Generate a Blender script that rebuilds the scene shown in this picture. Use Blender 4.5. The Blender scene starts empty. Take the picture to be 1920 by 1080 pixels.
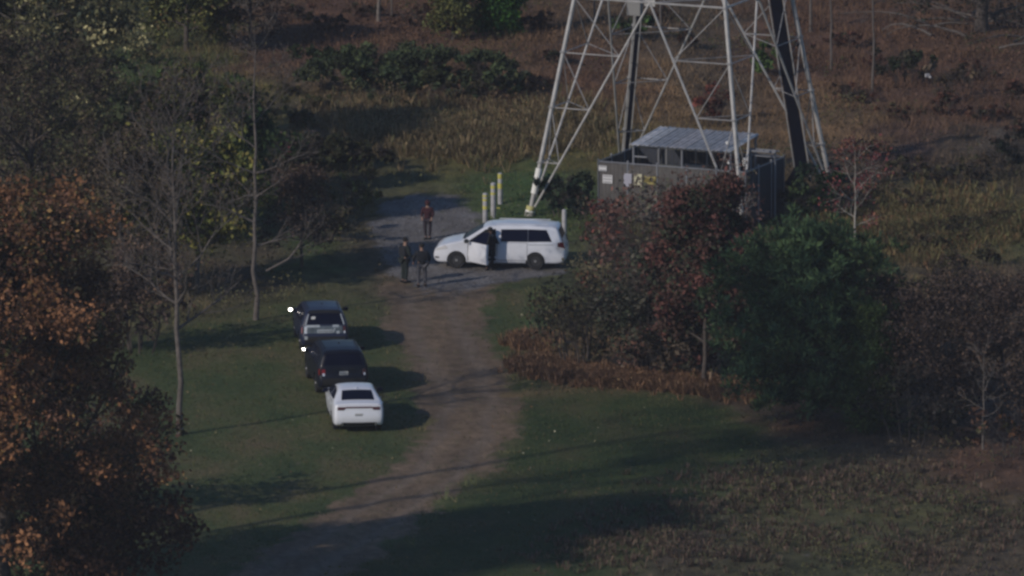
import bpy, bmesh, math, random
import numpy as np
from mathutils import Vector, Matrix

C = bpy.context.scene.collection
SC = bpy.context.scene

# ------------------------------------------------------------------ camera
PITCH = math.radians(10.3)
DIST = 600.0
HAZE = 0.00007
CAM = Vector((0, -DIST * math.cos(PITCH), DIST * math.sin(PITCH)))
LENS = 544.0
cd = bpy.data.cameras.new("camera")
cam = bpy.data.objects.new("camera", cd)
C.objects.link(cam)
cam.location = CAM
cam.rotation_euler = (math.pi / 2 - PITCH, 0, 0)
cd.lens = LENS
cd.sensor_width = 36.0
cd.clip_start = 5.0
cd.clip_end = 9000.0
cd.dof.use_dof = False
SC.camera = cam

# ------------------------------------------------------------------ world, sun, exposure
SUN_EL = math.radians(27)
SH = Vector((0.76, 0.65, 0)).normalized()          # the way shadows fall
TO_SUN = Vector((-SH.x * math.cos(SUN_EL), -SH.y * math.cos(SUN_EL), math.sin(SUN_EL)))
world = bpy.data.worlds.new("World")
SC.world = world
world.use_nodes = True
wn = world.node_tree
wn.nodes.clear()
sky = wn.nodes.new("ShaderNodeTexSky")
sky.sky_type = 'NISHITA'
sky.sun_disc = False
sky.sun_elevation = SUN_EL
sky.sun_rotation = math.atan2(TO_SUN.x, TO_SUN.y)
sky.altitude = 100
sky.air_density = 1.0
sky.dust_density = 0.3
sky.ozone_density = 5.0
bg = wn.nodes.new("ShaderNodeBackground")
bg.inputs[1].default_value = 0.074
wo = wn.nodes.new("ShaderNodeOutputWorld")
wn.links.new(sky.outputs[0], bg.inputs[0])
wn.links.new(bg.outputs[0], wo.inputs[0])
sl = bpy.data.lights.new("sun", 'SUN')
sl.energy = 2.5
sl.angle = math.radians(0.6)
sl.color = (1.0, 0.89, 0.77)
sun = bpy.data.objects.new("sun", sl)
C.objects.link(sun)
sun.rotation_euler = (-TO_SUN).to_track_quat('-Z', 'Y').to_euler()
SC.view_settings.view_transform = 'Standard'
SC.view_settings.look = 'None'
SC.view_settings.exposure = 0.0
SC.view_settings.gamma = 1.0
SC.view_settings.use_curve_mapping = False
SC.cycles.pixel_filter_type = 'BLACKMAN_HARRIS'
SC.cycles.filter_width = 2.8
SC.cycles.max_bounces = 5
SC.cycles.diffuse_bounces = 2
SC.cycles.glossy_bounces = 2
SC.cycles.transmission_bounces = 3
SC.cycles.volume_bounces = 0
SC.cycles.use_denoising = True

# ------------------------------------------------------------------ numbers
F = LENS / 36.0 * 1920.0
CP, SP = math.cos(PITCH), math.sin(PITCH)


def G(px, py):
    """ground point (x, y) that a 1920x1080 picture point looks at"""
    u = (px - 960) / F
    v = -(py - 540) / F
    d = Vector((u, CP + v * SP, -SP + v * CP))
    t = CAM.z / -d.z
    return CAM.x + d.x * t, CAM.y + d.y * t


def to_px(x, y, z=0.0):
    dx, dy, dz = x - CAM.x, y - CAM.y, z - CAM.z
    depth = dy * CP - dz * SP
    up = dy * SP + dz * CP
    return 960 + F * dx / depth, 540 - F * up / depth


def vnoise(x, y, seed=0, scale=1.0):
    """smooth value noise 0..1, arrays"""
    x = np.asarray(x, float) / scale + 1000.0
    y = np.asarray(y, float) / scale + 1000.0
    xi = np.floor(x).astype(np.int64)
    yi = np.floor(y).astype(np.int64)
    fx, fy = x - xi, y - yi
    fx = fx * fx * (3 - 2 * fx)
    fy = fy * fy * (3 - 2 * fy)

    def h(a, b):
        n = (a * 374761393 + b * 668265263 + seed * 974711) & 0x7fffffff
        n = ((n ^ (n >> 13)) * 1274126177) & 0x7fffffff
        return ((n ^ (n >> 16)) & 0xffff) / 65535.0
    a, b, c, d = h(xi, yi), h(xi + 1, yi), h(xi, yi + 1), h(xi + 1, yi + 1)
    return (a * (1 - fx) + b * fx) * (1 - fy) + (c * (1 - fx) + d * fx) * fy


def fbm(x, y, seed=0, scale=1.0, o=3):
    s, w, t = 0, 0, 1.0
    for k in range(o):
        s = s + vnoise(x, y, seed + 17 * k, scale / 2 ** k) * t
        w += t
        t *= 0.55
    return s / w


def smooth(a, b, x):
    t = np.clip((x - a) / (b - a), 0, 1)
    return t * t * (3 - 2 * t)


# ------------------------------------------------------------------ tagging and mesh helpers
def tag(o, label=None, cat=None, group=None, kind=None):
    if label: o['label'] = label
    if cat: o['category'] = cat
    if group: o['group'] = group
    if kind: o['kind'] = kind
    return o


def thing(name, label, cat, loc=(0, 0, 0), rz=0.0, group=None):
    o = bpy.data.objects.new(name, None)
    C.objects.link(o)
    o.location = loc
    o.rotation_euler = (0, 0, rz)
    o.empty_display_size = 0.3
    return tag(o, label, cat, group)


def link(name, me, mat=None, parent=None, loc=None):
    o = bpy.data.objects.new(name, me)
    C.objects.link(o)
    if mat is not None and len(me.materials) == 0:
        me.materials.append(mat)
    if parent is not None: o.parent = parent
    if loc is not None: o.location = loc
    return o


def np_mesh(name, V, Fc, smooth_=False, cols=None):
    """mesh from an (n,3) array and an (m,k) array of faces, colours per face"""
    V = np.asarray(V, np.float32).reshape(-1, 3)
    Fc = np.asarray(Fc, np.int32)
    me = bpy.data.meshes.new(name)
    m, k = Fc.shape
    me.vertices.add(len(V))
    me.vertices.foreach_set("co", V.ravel())
    me.loops.add(m * k)
    me.loops.foreach_set("vertex_index", Fc.ravel())
    me.polygons.add(m)
    me.polygons.foreach_set("loop_start", np.arange(0, m * k, k, dtype=np.int32))
    me.update(calc_edges=True)
    if smooth_:
        me.polygons.foreach_set("use_smooth", np.ones(m, bool))
    if cols is not None:
        a = me.attributes.new("tone", 'FLOAT_COLOR', 'FACE')
        c4 = np.ones((m, 4), np.float32)
        c4[:, :3] = cols
        a.data.foreach_set("color", c4.ravel())
    me.validate()
    return me


class MB:
    """collects simple solids into one mesh"""
    def __init__(s): s.v, s.f = [], []

    def add(s, vs, fs):
        n = len(s.v)
        s.v += [tuple(v) for v in vs]
        s.f += [tuple(i + n for i in f) for f in fs]
        return s

    def box(s, c, d, rz=0.0, M=None):
        x, y, z = d[0] / 2, d[1] / 2, d[2] / 2
        vs = [Vector((a * x, b * y, e * z)) for e in (-1, 1) for b in (-1, 1) for a in (-1, 1)]
        R = Matrix.Rotation(rz, 3, 'Z') if M is None else M
        return s.add([R @ v + Vector(c) for v in vs],
                     [(0, 2, 3, 1), (4, 5, 7, 6), (0, 1, 5, 4), (2, 6, 7, 3), (0, 4, 6, 2), (1, 3, 7, 5)])

    def tube(s, a, b, r0, r1=None, n=8):
        r1 = r0 if r1 is None else r1
        a, b = Vector(a), Vector(b)
        d = (b - a).normalized()
        u = d.orthogonal().normalized()
        w = d.cross(u)
        vs = []
        for p, r in ((a, r0), (b, r1)):
            for i in range(n):
                t = 2 * math.pi * i / n
                vs.append(p + (u * math.cos(t) + w * math.sin(t)) * r)
        fs = [(i, (i + 1) % n, n + (i + 1) % n, n + i) for i in range(n)]
        fs += [tuple(range(n))[::-1], tuple(range(n, 2 * n))]
        return s.add(vs, fs)

    def ell(s, c, r, n=10, m=7, R=None):
        vs = []
        for j in range(m + 1):
            ph = math.pi * j / m
            for i in range(n):
                t = 2 * math.pi * i / n
                v = Vector((r[0] * math.sin(ph) * math.cos(t), r[1] * math.sin(ph) * math.sin(t), r[2] * math.cos(ph)))
                vs.append((R @ v if R else v) + Vector(c))
        fs = [(j * n + i, (j + 1) * n + i, (j + 1) * n + (i + 1) % n, j * n + (i + 1) % n) for j in range(m) for i in range(n)]
        return s.add(vs, fs)

    def prism(s, poly, z0, z1):
        n = len(poly)
        vs = [(p[0], p[1], z0) for p in poly] + [(p[0], p[1], z1) for p in poly]
        return s.add(vs, [tuple(range(n))[::-1], tuple(range(n, 2 * n))] + [(i, (i + 1) % n, n + (i + 1) % n, n + i) for i in range(n)])

    def build(s, name, mat, parent=None, smooth_=False, bevel=0):
        me = bpy.data.meshes.new(name)
        me.from_pydata(s.v, [], s.f)
        bm = bmesh.new()
        bm.from_mesh(me)
        bmesh.ops.remove_doubles(bm, verts=bm.verts, dist=1e-5)
        if bevel:
            bmesh.ops.bevel(bm, geom=bm.edges[:], offset=bevel, segments=2, affect='EDGES', profile=0.5)
        bmesh.ops.recalc_face_normals(bm, faces=bm.faces)
        bm.to_mesh(me)
        bm.free()
        if smooth_:
            me.polygons.foreach_set("use_smooth", np.ones(len(me.polygons), bool))
            me.set_sharp_from_angle(angle=math.radians(40))
        return link(name, me, mat, parent)


# ------------------------------------------------------------------ materials
def mat(name, col, rough=0.6, metal=0.0, spec=0.4, noise=0.0, nscale=8.0, bump=0.0, coat=0.0, emit=None):
    m = bpy.data.materials.new(name)
    m.use_nodes = True
    nt = m.node_tree
    b = nt.nodes["Principled BSDF"]
    b.inputs["Base Color"].default_value = (*col, 1)
    b.inputs["Roughness"].default_value = rough
    b.inputs["Metallic"].default_value = metal
    b.inputs["Specular IOR Level"].default_value = spec
    b.inputs["Coat Weight"].default_value = coat
    b.inputs["Coat Roughness"].default_value = 0.08
    if noise > 0 or bump > 0:
        tc = nt.nodes.new("ShaderNodeTexCoord")
        n = nt.nodes.new("ShaderNodeTexNoise")
        n.inputs["Scale"].default_value = nscale
        n.inputs["Detail"].default_value = 5
        nt.links.new(tc.outputs["Object"], n.inputs["Vector"])
        if noise > 0:
            r = nt.nodes.new("ShaderNodeValToRGB")
            r.color_ramp.elements[0].position = 0.3
            r.color_ramp.elements[1].position = 0.7
            r.color_ramp.elements[0].color = (*[c * (1 - noise) for c in col], 1)
            r.color_ramp.elements[1].color = (*[min(1, c * (1 + noise * .7)) for c in col], 1)
            nt.links.new(n.outputs["Fac"], r.inputs[0])
            nt.links.new(r.outputs[0], b.inputs["Base Color"])
        if bump > 0:
            bp = nt.nodes.new("ShaderNodeBump")
            bp.inputs["Strength"].default_value = bump
            nt.links.new(n.outputs["Fac"], bp.inputs["Height"])
            nt.links.new(bp.outputs[0], b.inputs["Normal"])
    if emit:
        b.inputs["Emission Color"].default_value = (*emit[0], 1)
        b.inputs["Emission Strength"].default_value = emit[1]
    return m


def leaf_mat(name, trans=0.25, rough=0.7):
    m = bpy.data.materials.new(name)
    m.use_nodes = True
    nt = m.node_tree
    nt.nodes.clear()
    o = nt.nodes.new("ShaderNodeOutputMaterial")
    at = nt.nodes.new("ShaderNodeAttribute")
    at.attribute_name = "tone"
    d = nt.nodes.new("ShaderNodeBsdfDiffuse")
    t = nt.nodes.new("ShaderNodeBsdfTranslucent")
    mx = nt.nodes.new("ShaderNodeMixShader")
    mx.inputs[0].default_value = trans
    nt.links.new(at.outputs["Color"], d.inputs[0])
    nt.links.new(at.outputs["Color"], t.inputs[0])
    nt.links.new(d.outputs[0], mx.inputs[1])
    nt.links.new(t.outputs[0], mx.inputs[2])
    nt.links.new(mx.outputs[0], o.inputs[0])
    return m


M_LEAF = leaf_mat("leaf", 0.12)
M_BLADE = leaf_mat("grass_blade", 0.12)
M_BARK = mat("bark_grey", (.17, .15, .135), .9, noise=.35, nscale=5, bump=.3)
M_BARKM = mat("bark_grey_brown", (.115, .10, .092), .9, noise=.35, nscale=5, bump=.3)
M_BARKD = mat("bark_dark", (.07, .058, .052), .9, noise=.35, nscale=5, bump=.3)
M_BARKP = mat("bark_pale", (.34, .32, .29), .85, noise=.35, nscale=4, bump=.2)
M_STEEL = mat("galvanised_steel", (.40, .395, .39), .5, metal=.25, noise=.22, nscale=2.5)
M_STEEL2 = mat("galvanised_steel_dull", (.30, .295, .30), .6, metal=.2, noise=.25, nscale=3)
M_WHITEPAINT = mat("white_sleeve_paint", (.80, .80, .77), .5, noise=.06)
M_BLACK = mat("black_rubber", (.012, .012, .014), .75, noise=.2)
M_CABLE = mat("cable_jacket_black", (.004, .005, .012), .9, spec=.05)

# ------------------------------------------------------------------ ground colour classes
COL = dict(
    R=(.118, .070, .050), T=(.185, .125, .072), O=(.095, .098, .048), G=(.056, .110, .040),
    B=(.098, .078, .058), P=(.074, .054, .055), Y=(.13, .12, .045))
CPTS = [(60, 60, 'B'), (200, 60, 'O'), (330, 40, 'O'), (330, 140, 'O'), (430, 190, 'Y'), (300, 150, 'G'), (500, 100, 'R'),
        (600, 60, 'R'), (700, 50, 'R'), (800, 30, 'R'), (480, 240, 'O'), (620, 220, 'B'), (720, 240, 'T'), (850, 250, 'T'),
        (950, 230, 'T'), (1040, 230, 'T'), (900, 190, 'R'), (1100, 150, 'R'), (1250, 170, 'T'), (1330, 150, 'B'),
        (1130, 275, 'Y'), (960, 300, 'Y'), (850, 320, 'Y'), (740, 340, 'O'), (900, 350, 'G'), (1000, 350, 'G'), (650, 350, 'O'), (620, 290, 'B'),
        (560, 470, 'G'), (600, 520, 'O'), (650, 450, 'B'), (660, 500, 'B'), (450, 500, 'B'), (500, 580, 'O'), (1300, 50, 'B'), (1500, 80, 'R'),
        (1600, 110, 'R'), (1750, 210, 'R'), (1850, 190, 'R'), (1580, 220, 'T'), (1640, 150, 'R'), (1700, 280, 'P'),
        (1850, 280, 'B'), (1620, 340, 'B'), (1800, 380, 'O'), (1680, 420, 'O'), (1850, 450, 'O'), (1760, 430, 'T'), (1880, 560, 'B'),
        (950, 580, 'G'), (950, 620, 'G'), (985, 540, 'O'), (980, 670, 'T'), (1100, 700, 'T'), (1250, 715, 'T'), (1400, 735, 'B'), (1500, 770, 'R'), (1650, 820, 'B'),
        (1850, 830, 'R'), (1300, 1000, 'P'), (1400, 950, 'O'), (1500, 900, 'O'), (1700, 960, 'O'), (1600, 1060, 'O'),
        (1250, 900, 'G'), (1250, 960, 'O'), (1150, 1040, 'O'), (1800, 1060, 'B'), (1050, 1060, 'G')]
_cx = np.array([G(p[0], p[1]) for p in CPTS])
_cc = np.array([COL[p[2]] for p in CPTS])


def hue(x, y, seed=5):
    """colour of the wild growth at world points, by patches"""
    x = np.asarray(x, float)
    y = np.asarray(y, float)
    jx = (fbm(x, y, seed, 3.0) - .5) * 5
    jy = (fbm(x, y, seed + 9, 4.0) - .5) * 12
    out = np.zeros((len(x), 3))
    w = np.zeros(len(x))
    for (cx, cy), c in zip(_cx, _cc):
        d2 = ((x + jx - cx) / 1.5) ** 2 + ((y + jy - cy) / 5.0) ** 2
        g = 1.0 / (1.0 + d2) ** 2.2 + 1e-9
        out += g[:, None] * c
        w += g
    return out / w[:, None]


# ------------------------------------------------------------------ the track, the pad and the lawn, as world tables
def table(rows):
    r = []
    for py, l, rr in rows:
        xl, y = G(l, py)
        xr, _ = G(rr, py)
        r.append((y, xl, xr))
    return np.array(sorted(r))


T_TRACK = table([(1200, 220, 520), (1080, 430, 650), (1000, 540, 760), (930, 650, 850), (880, 735, 920), (820, 790, 965), (760, 795, 972),
                 (700, 765, 950), (640, 735, 925), (590, 712, 905), (550, 700, 915), (520, 700, 960)])
T_PAD = table([(362, 775, 840), (378, 725, 880), (400, 700, 895), (430, 695, 920), (460, 700, 1040), (490, 715, 1075), (512, 735, 1060),
               (530, 755, 930), (548, 790, 870)])
T_LAWNR = table([(1200, 640, 1000), (1080, 640, 1120), (1000, 760, 1240), (930, 840, 1330), (880, 900, 1400), (820, 955, 1430), (780, 960, 1390), (745, 965, 1330),
                 (728, 975, 1250)])
T_LAWNL = table([(1300, -200, 300), (1080, -100, 480), (1000, 0, 600), (930, 0, 700), (880, 0, 760), (820, 0, 800), (760, 0, 800), (700, 100, 770),
                 (640, 250, 740), (600, 380, 720), (570, 520, 705), (560, 560, 700)])


T_VERGE = table([(528, 890, 980), (560, 890, 985), (600, 895, 985), (650, 915, 985), (700, 935, 1000), (735, 950, 1060)])


def band(tb, x, y, soft, nz=0.0):
    lo = np.interp(y, tb[:, 0], tb[:, 1])
    hi = np.interp(y, tb[:, 0], tb[:, 2])
    e = nz
    m = smooth(-soft, soft, x - lo + e) * smooth(-soft, soft, hi - x + e)
    sy = soft * 4
    return m * smooth(-sy, sy, y - tb[0, 0] + e) * smooth(-sy, sy, tb[-1, 0] - y + e)


def masks(x, y):
    n1 = (fbm(x, y, 31, 1.6) - .5)
    n2 = (fbm(x, y, 32, .5) - .5)
    tr = band(T_TRACK, x, y, .55, n1 * 1.6 + n2 * .6)
    pad = band(T_PAD, x, y, .45, n1 * 1.2 + n2 * .5)
    lw = np.maximum(band(T_LAWNL, x, y, .7, n1 * 2), band(T_LAWNR, x, y, .9, n1 * 3))
    lw = np.maximum(lw, band(T_VERGE, x, y, .4, n1 * 1.0))
    return tr, pad, lw


def terrain(x, y):
    x = np.asarray(x, float)
    y = np.asarray(y, float)
    tr, pad, lw = masks(x, y)
    wild = 1 - np.clip(tr + pad + lw, 0, 1)
    z = (fbm(x, y, 3, 9.0) - .5) * .25
    z += wild * ((fbm(x, y, 4, 3.0) - .45) * .5)
    rut = np.abs(((x - np.interp(y, T_TRACK[:, 0], (T_TRACK[:, 1] + T_TRACK[:, 2]) / 2))))
    z -= tr * (1 - pad) * .07 * np.exp(-((rut - .85) / .3) ** 2)
    # level where cars and people stand
    flat = smooth(20, 8, np.hypot(x + 1, (y + 12) / 2.2))
    return z * (1 - .75 * flat)


def tz(x, y):
    return float(terrain(np.array([x]), np.array([y]))[0])


def GP(px, py):
    x, y = G(px, py)
    for _ in range(3):
        z = tz(x, y)
        x, y2 = G(px, py)
        y = y2 - z / math.tan(PITCH)
    return Vector((x, y, tz(x, y)))


# ------------------------------------------------------------------ GROUND
def ground():
    xs = np.concatenate([[-1500, -600, -250, -120, -70, -50, -38], np.arange(-32, 32.01, .25), [38, 50, 70, 120, 250, 600, 1500]])
    ys = np.concatenate([[-1500, -900, -660, -400, -220, -140, -100, -84], np.arange(-76, 100.01, .4), [106, 115, 130, 160, 220, 400, 900, 1600]])
    X, Y = np.meshgrid(xs, ys)
    x, y = X.ravel(), Y.ravel()
    z = terrain(x, y)
    far = smooth(30, 60, np.abs(x)) + smooth(95, 140, y) + smooth(-74, -120, y)
    z = z * (1 - np.clip(far, 0, 1))
    V = np.stack([x, y, z], 1)
    nx, ny = len(xs), len(ys)
    i = np.arange(nx * ny).reshape(ny, nx)
    Fc = np.stack([i[:-1, :-1], i[:-1, 1:], i[1:, 1:], i[1:, :-1]], -1).reshape(-1, 4)
    me = np_mesh("ground", V, Fc, True)
    tr, pad, lw = masks(x, y)
    c = hue(x, y)
    col = np.ones((len(x), 4), np.float32)
    col[:, :3] = c
    a = me.attributes.new("wild", 'FLOAT_COLOR', 'POINT')
    a.data.foreach_set("color", col.ravel())
    m3 = np.ones((len(x), 4), np.float32)
    m3[:, 0], m3[:, 1], m3[:, 2] = tr, pad, lw
    m4 = np.ones((len(x), 4), np.float32)
    m4[:, 0] = band(T_LAWNR, x, y, .9, (fbm(x, y, 31, 1.6) - .5) * 3)  # right lawn mask, for the shade put into its grass colour
    cx_ = np.interp(y, T_TRACK[:, 0], (T_TRACK[:, 1] + T_TRACK[:, 2]) / 2) + (fbm(x, y, 36, 6.0) - .5) * 1.2
    m4[:, 1] = tr * (1 - pad) * (np.exp(-((np.abs(x - cx_) - .85) / .28) ** 2))
    a = me.attributes.new("shade_wear", 'FLOAT_COLOR', 'POINT')
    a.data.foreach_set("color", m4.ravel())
    a = me.attributes.new("cover", 'FLOAT_COLOR', 'POINT')
    a.data.foreach_set("color", m3.ravel())
    me.materials.append(ground_mat())
    return tag(link("ground", me), kind='structure', label="wild meadow ground with mown grass, dirt track and gravel pad")


def ground_mat():
    m = bpy.data.materials.new("ground_cover")
    m.use_nodes = True
    nt = m.node_tree
    L = nt.links.new
    N = nt.nodes.new
    b = nt.nodes["Principled BSDF"]
    b.inputs["Roughness"].default_value = .95
    b.inputs["Specular IOR Level"].default_value = .15
    geo = N("ShaderNodeNewGeometry")

    def noise(sc, det=5, stretch=None, rough=.6):
        n = N("ShaderNodeTexNoise")
        n.inputs["Scale"].default_value = sc
        n.inputs["Detail"].default_value = det
        n.inputs["Roughness"].default_value = rough
        if stretch:
            mp = N("ShaderNodeMapping")
            mp.inputs["Scale"].default_value = stretch[:3]
            if len(stretch) > 3:
                mp.inputs["Rotation"].default_value = (0, 0, stretch[3])
            L(geo.outputs["Position"], mp.inputs[0])
            L(mp.outputs[0], n.inputs["Vector"])
        else:
            L(geo.outputs["Position"], n.inputs["Vector"])
        return n.outputs["Fac"]

    def ramp(fac, stops):
        r = N("ShaderNodeValToRGB")
        el = r.color_ramp.elements
        while len(el) < len(stops): el.new(.5)
        for e, (p, c) in zip(el, stops):
            e.position = p
            e.color = (*c, 1)
        L(fac, r.inputs[0])
        return r.outputs[0]

    def mix(f, a, b_, bt='MIX'):
        x = N("ShaderNodeMix")
        x.data_type = 'RGBA'
        x.blend_type = bt
        if isinstance(f, float): x.inputs[0].default_value = f
        else: L(f, x.inputs[0])
        L(a, x.inputs[6])
        L(b_, x.inputs[7])
        return x.outputs[2]
    wild = N("ShaderNodeAttribute"); wild.attribute_name = "wild"
    cov = N("ShaderNodeAttribute"); cov.attribute_name = "cover"
    sep = N("ShaderNodeSeparateColor")
    L(cov.outputs["Color"], sep.inputs[0])
    mott = ramp(noise(1.3, 7, (1, .45, 1)), [(.3, (.45, .45, .45)), (.7, (1.35, 1.3, 1.25))])
    wildc = mix(1.0, wild.outputs["Color"], mott, 'MULTIPLY')
    lawn = ramp(noise(.35, 8, (1, .5, 1)), [(.28, (.036, .062, .028)), (.46, (.070, .092, .038)), (.58, (.105, .102, .05)), (.74, (.145, .110, .066))])
    lawn = mix(.55, lawn, mix(1.0, lawn, ramp(noise(3.2, 6), [(.3, (.5, .5, .5)), (.7, (1.4, 1.4, 1.3))]), 'MULTIPLY'))
    shade_wear = N("ShaderNodeAttribute"); shade_wear.attribute_name = "shade_wear"
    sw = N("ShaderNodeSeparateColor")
    L(shade_wear.outputs["Color"], sw.inputs[0])
    shaded_lawn = mix(1.0, lawn, ramp(noise(.3, 6), [(.35, (.50, .62, .60)), (.65, (.72, .80, .70))]), 'MULTIPLY')  # soft tree shade on the right lawn, painted as darker grass
    lawn = mix(sw.outputs[0], lawn, shaded_lawn)
    dirt = ramp(noise(.55, 8, (1.2, .35, 1, -.25)), [(.25, (.088, .066, .044)), (.5, (.170, .120, .080)), (.75, (.26, .19, .13))])
    dirt = mix(.45, dirt, ramp(noise(.22, 4, (1, .5, 1)), [(.42, (.13, .10, .078)), (.62, (.26, .185, .125))]))
    dirt = mix(.6, dirt, mix(1.0, dirt, ramp(noise(2.6, 6, (1, .6, 1)), [(.32, (.45, .47, .45)), (.7, (1.35, 1.35, 1.35))]), 'MULTIPLY'))
    rut = N("ShaderNodeMath"); rut.operation = 'MULTIPLY'
    rut.inputs[1].default_value = .5
    L(sw.outputs[1], rut.inputs[0])
    dirt = mix(rut.outputs[0], dirt, ramp(noise(1.4, 6), [(.35, (.12, .10, .088)), (.65, (.27, .22, .18))]))
    grav = ramp(noise(.7, 8, (1, .5, 1)), [(.3, (.10, .092, .086)), (.5, (.170, .160, .158)), (.75, (.25, .245, .25))])
    grav = mix(.5, grav, mix(1.0, grav, ramp(noise(9, 3), [(.3, (.6, .6, .6)), (.7, (1.3, 1.3, 1.3))]), 'MULTIPLY'))
    # a mottled edge between covers
    c = mix(sep.outputs[2], wildc, lawn)

    def edge(ch):
        mm = N("ShaderNodeMath"); mm.operation = 'ADD'
        L(ch, mm.inputs[0])
        n = N("ShaderNodeMapRange")
        n.inputs["From Min"].default_value = .3
        n.inputs["From Max"].default_value = .7
        n.inputs["To Min"].default_value = -.45
        n.inputs["To Max"].default_value = .45
        L(noise(1.7, 6, (1, .5, 1)), n.inputs[0])
        L(n.outputs[0], mm.inputs[1])
        r = N("ShaderNodeMapRange")
        r.inputs["From Min"].default_value = .30
        r.inputs["From Max"].default_value = .85
        L(mm.outputs[0], r.inputs[0])
        return r.outputs[0]
    c = mix(edge(sep.outputs[0]), c, dirt)
    c = mix(edge(sep.outputs[1]), c, grav)
    L(c, b.inputs["Base Color"])
    bp = N("ShaderNodeBump")
    bp.inputs["Strength"].default_value = .55
    bp.inputs["Distance"].default_value = .12
    L(noise(6, 6), bp.inputs["Height"])
    L(bp.outputs[0], b.inputs["Normal"])
    return m


ground()

# ------------------------------------------------------------------ foliage machinery
rs = np.random.RandomState(11)


def leaf_quads(P, size, aspect=.6, flat=0.0, R=rs, long_dir=None):
    """P (n,3) centres -> verts, faces of one small rhombus each"""
    n = len(P)
    s = size * (0.6 + 0.8 * R.rand(n))[:, None]
    a = R.randn(n, 3)
    if long_dir is not None:
        a = long_dir + a * .35
    a[:, 2] *= (1 - flat)
    a /= np.linalg.norm(a, axis=1)[:, None] + 1e-9
    b = R.randn(n, 3)
    b[:, 2] *= (1 - flat)
    b -= (a * b).sum(1)[:, None] * a
    b /= np.linalg.norm(b, axis=1)[:, None] + 1e-9
    a, b = a * s, b * s * aspect
    V = np.stack([P - a, P - b, P + a, P + b], 1).reshape(-1, 3)
    i = np.arange(n) * 4
    Fc = np.stack([i, i + 1, i + 2, i + 3], 1)
    return V, Fc


def pal_cols(n, pal, R=rs, jit=.28, t=None):
    """pal: list of (weight, colour); t optional 0..1 array choosing along the palette by clump"""
    w = np.cumsum([p[0] for p in pal])
    w = w / w[-1]
    u = R.rand(n) if t is None else np.clip(t + R.randn(n) * .12, 0, .9999)
    k = np.searchsorted(w, u)
    c = np.array([p[1] for p in pal])[np.clip(k, 0, len(pal) - 1)]
    return c * (1 + (R.rand(n) - .5) * 2 * jit)[:, None]


def crown_mesh(name, clumps, per, size, pal, R, shell=.55, aspect=.6, flat=0.0, up=False, jit=.28):
    """clumps: (k,4) centre and radius"""
    cl = np.asarray(clumps, float)
    k = len(cl)
    cnt = np.maximum(1, (per * (cl[:, 3] / cl[:, 3].mean()) ** 2).astype(int))
    idx = np.repeat(np.arange(k), cnt)
    n = len(idx)
    d = R.randn(n, 3)
    d /= np.linalg.norm(d, axis=1)[:, None]
    r = (R.rand(n) ** shell)[:, None] * cl[idx, 3:4] * (1 + .15 * R.randn(n, 1))
    P = cl[idx, :3] + d * r * np.array([1, 1, .8])
    V, Fc = leaf_quads(P, size, aspect, flat, R, d + np.array([0, 0, .6]) if up else None)
    t = R.rand(k)[idx]
    lum = (.6 + .8 * R.rand(k))[idx][:, None]
    return np_mesh(name, V, Fc, cols=pal_cols(n, pal, R, jit + .12, t) * lum)


def tubes_mesh(name, segs, n=5):
    """segs: list of (p0,p1,r0,r1); big ones get n sides, twigs three"""
    V, Fs = [], []
    segs = [s for s in segs if (Vector(s[1]) - Vector(s[0])).length > 1e-4]
    for sides, grp in ((n, [s for s in segs if s[2] > .035]), (3, [s for s in segs if s[2] <= .035])):
        if not grp: continue
        a = np.array([s[0] for s in grp], float)
        b = np.array([s[1] for s in grp], float)
        r0 = np.array([s[2] for s in grp])[:, None]
        r1 = np.array([s[3] for s in grp])[:, None]
        d = b - a
        d /= np.linalg.norm(d, axis=1)[:, None]
        h = np.where(np.abs(d[:, 2:3]) < .9, np.array([[0, 0, 1.0]]), np.array([[1.0, 0, 0]]))
        u = np.cross(d, h)
        u /= np.linalg.norm(u, axis=1)[:, None]
        w = np.cross(d, u)
        ring = []
        for q in range(sides):
            t = 2 * math.pi * q / sides
            o = u * math.cos(t) + w * math.sin(t)
            ring.append(np.stack([a + o * r0, b + o * r1], 1))
        arr = np.stack(ring, 2)            # seg, end, side, 3
        base = sum(len(v) for v in V)
        V.append(arr.reshape(-1, 3))
        m = len(grp)
        i0 = base + np.arange(m) * 2 * sides
        for q in range(sides):
            q2 = (q + 1) % sides
            Fs.append(np.stack([i0 + q, i0 + q2, i0 + sides + q2, i0 + sides + q], 1))
    return np_mesh(name, np.concatenate(V), np.concatenate(Fs), True)


def grow(R, p, d, length, r, level, out, tips, spread=.6, n_sub=5, bend=.12, up=.15, ratio=.62, minr=.008, curve=6):
    """one limb as a bent run of segments with side limbs"""
    p = np.array(p, float)
    d = np.array(d, float)
    d /= np.linalg.norm(d)
    st = length / curve
    pts = [(p.copy(), d.copy(), r)]
    for k in range(curve):
        d = d + R.randn(3) * bend + np.array([0, 0, up * .3])
        d /= np.linalg.norm(d)
        q = p + d * st
        rr = max(minr, r * (1 - .62 * (k + 1) / curve))
        out.append((tuple(p), tuple(q), pts[-1][2], rr))
        p = q
        pts.append((p.copy(), d.copy(), rr))
    if level <= 0:
        tips.append(p)
        tips.append(pts[len(pts) // 2][0])
        return
    for k in range(n_sub):
        f = .28 + .72 * (k + R.rand() * .8) / n_sub
        i = min(curve, max(1, int(f * curve)))
        pp, dd, pr = pts[i]
        s = R.randn(3)
        s -= s.dot(dd) * dd
        s /= np.linalg.norm(s)
        nd = dd * (1 - spread) + s * spread + np.array([0, 0, up])
        grow(R, pp, nd, length * ratio * (1.1 - .5 * f) * (.8 + .4 * R.rand()), max(minr, pr * .62), level - 1, out, tips,
             spread, max(2, n_sub - 1), bend * 1.25, up, ratio, minr, max(3, curve - 1))
    tips.append(p)


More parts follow.
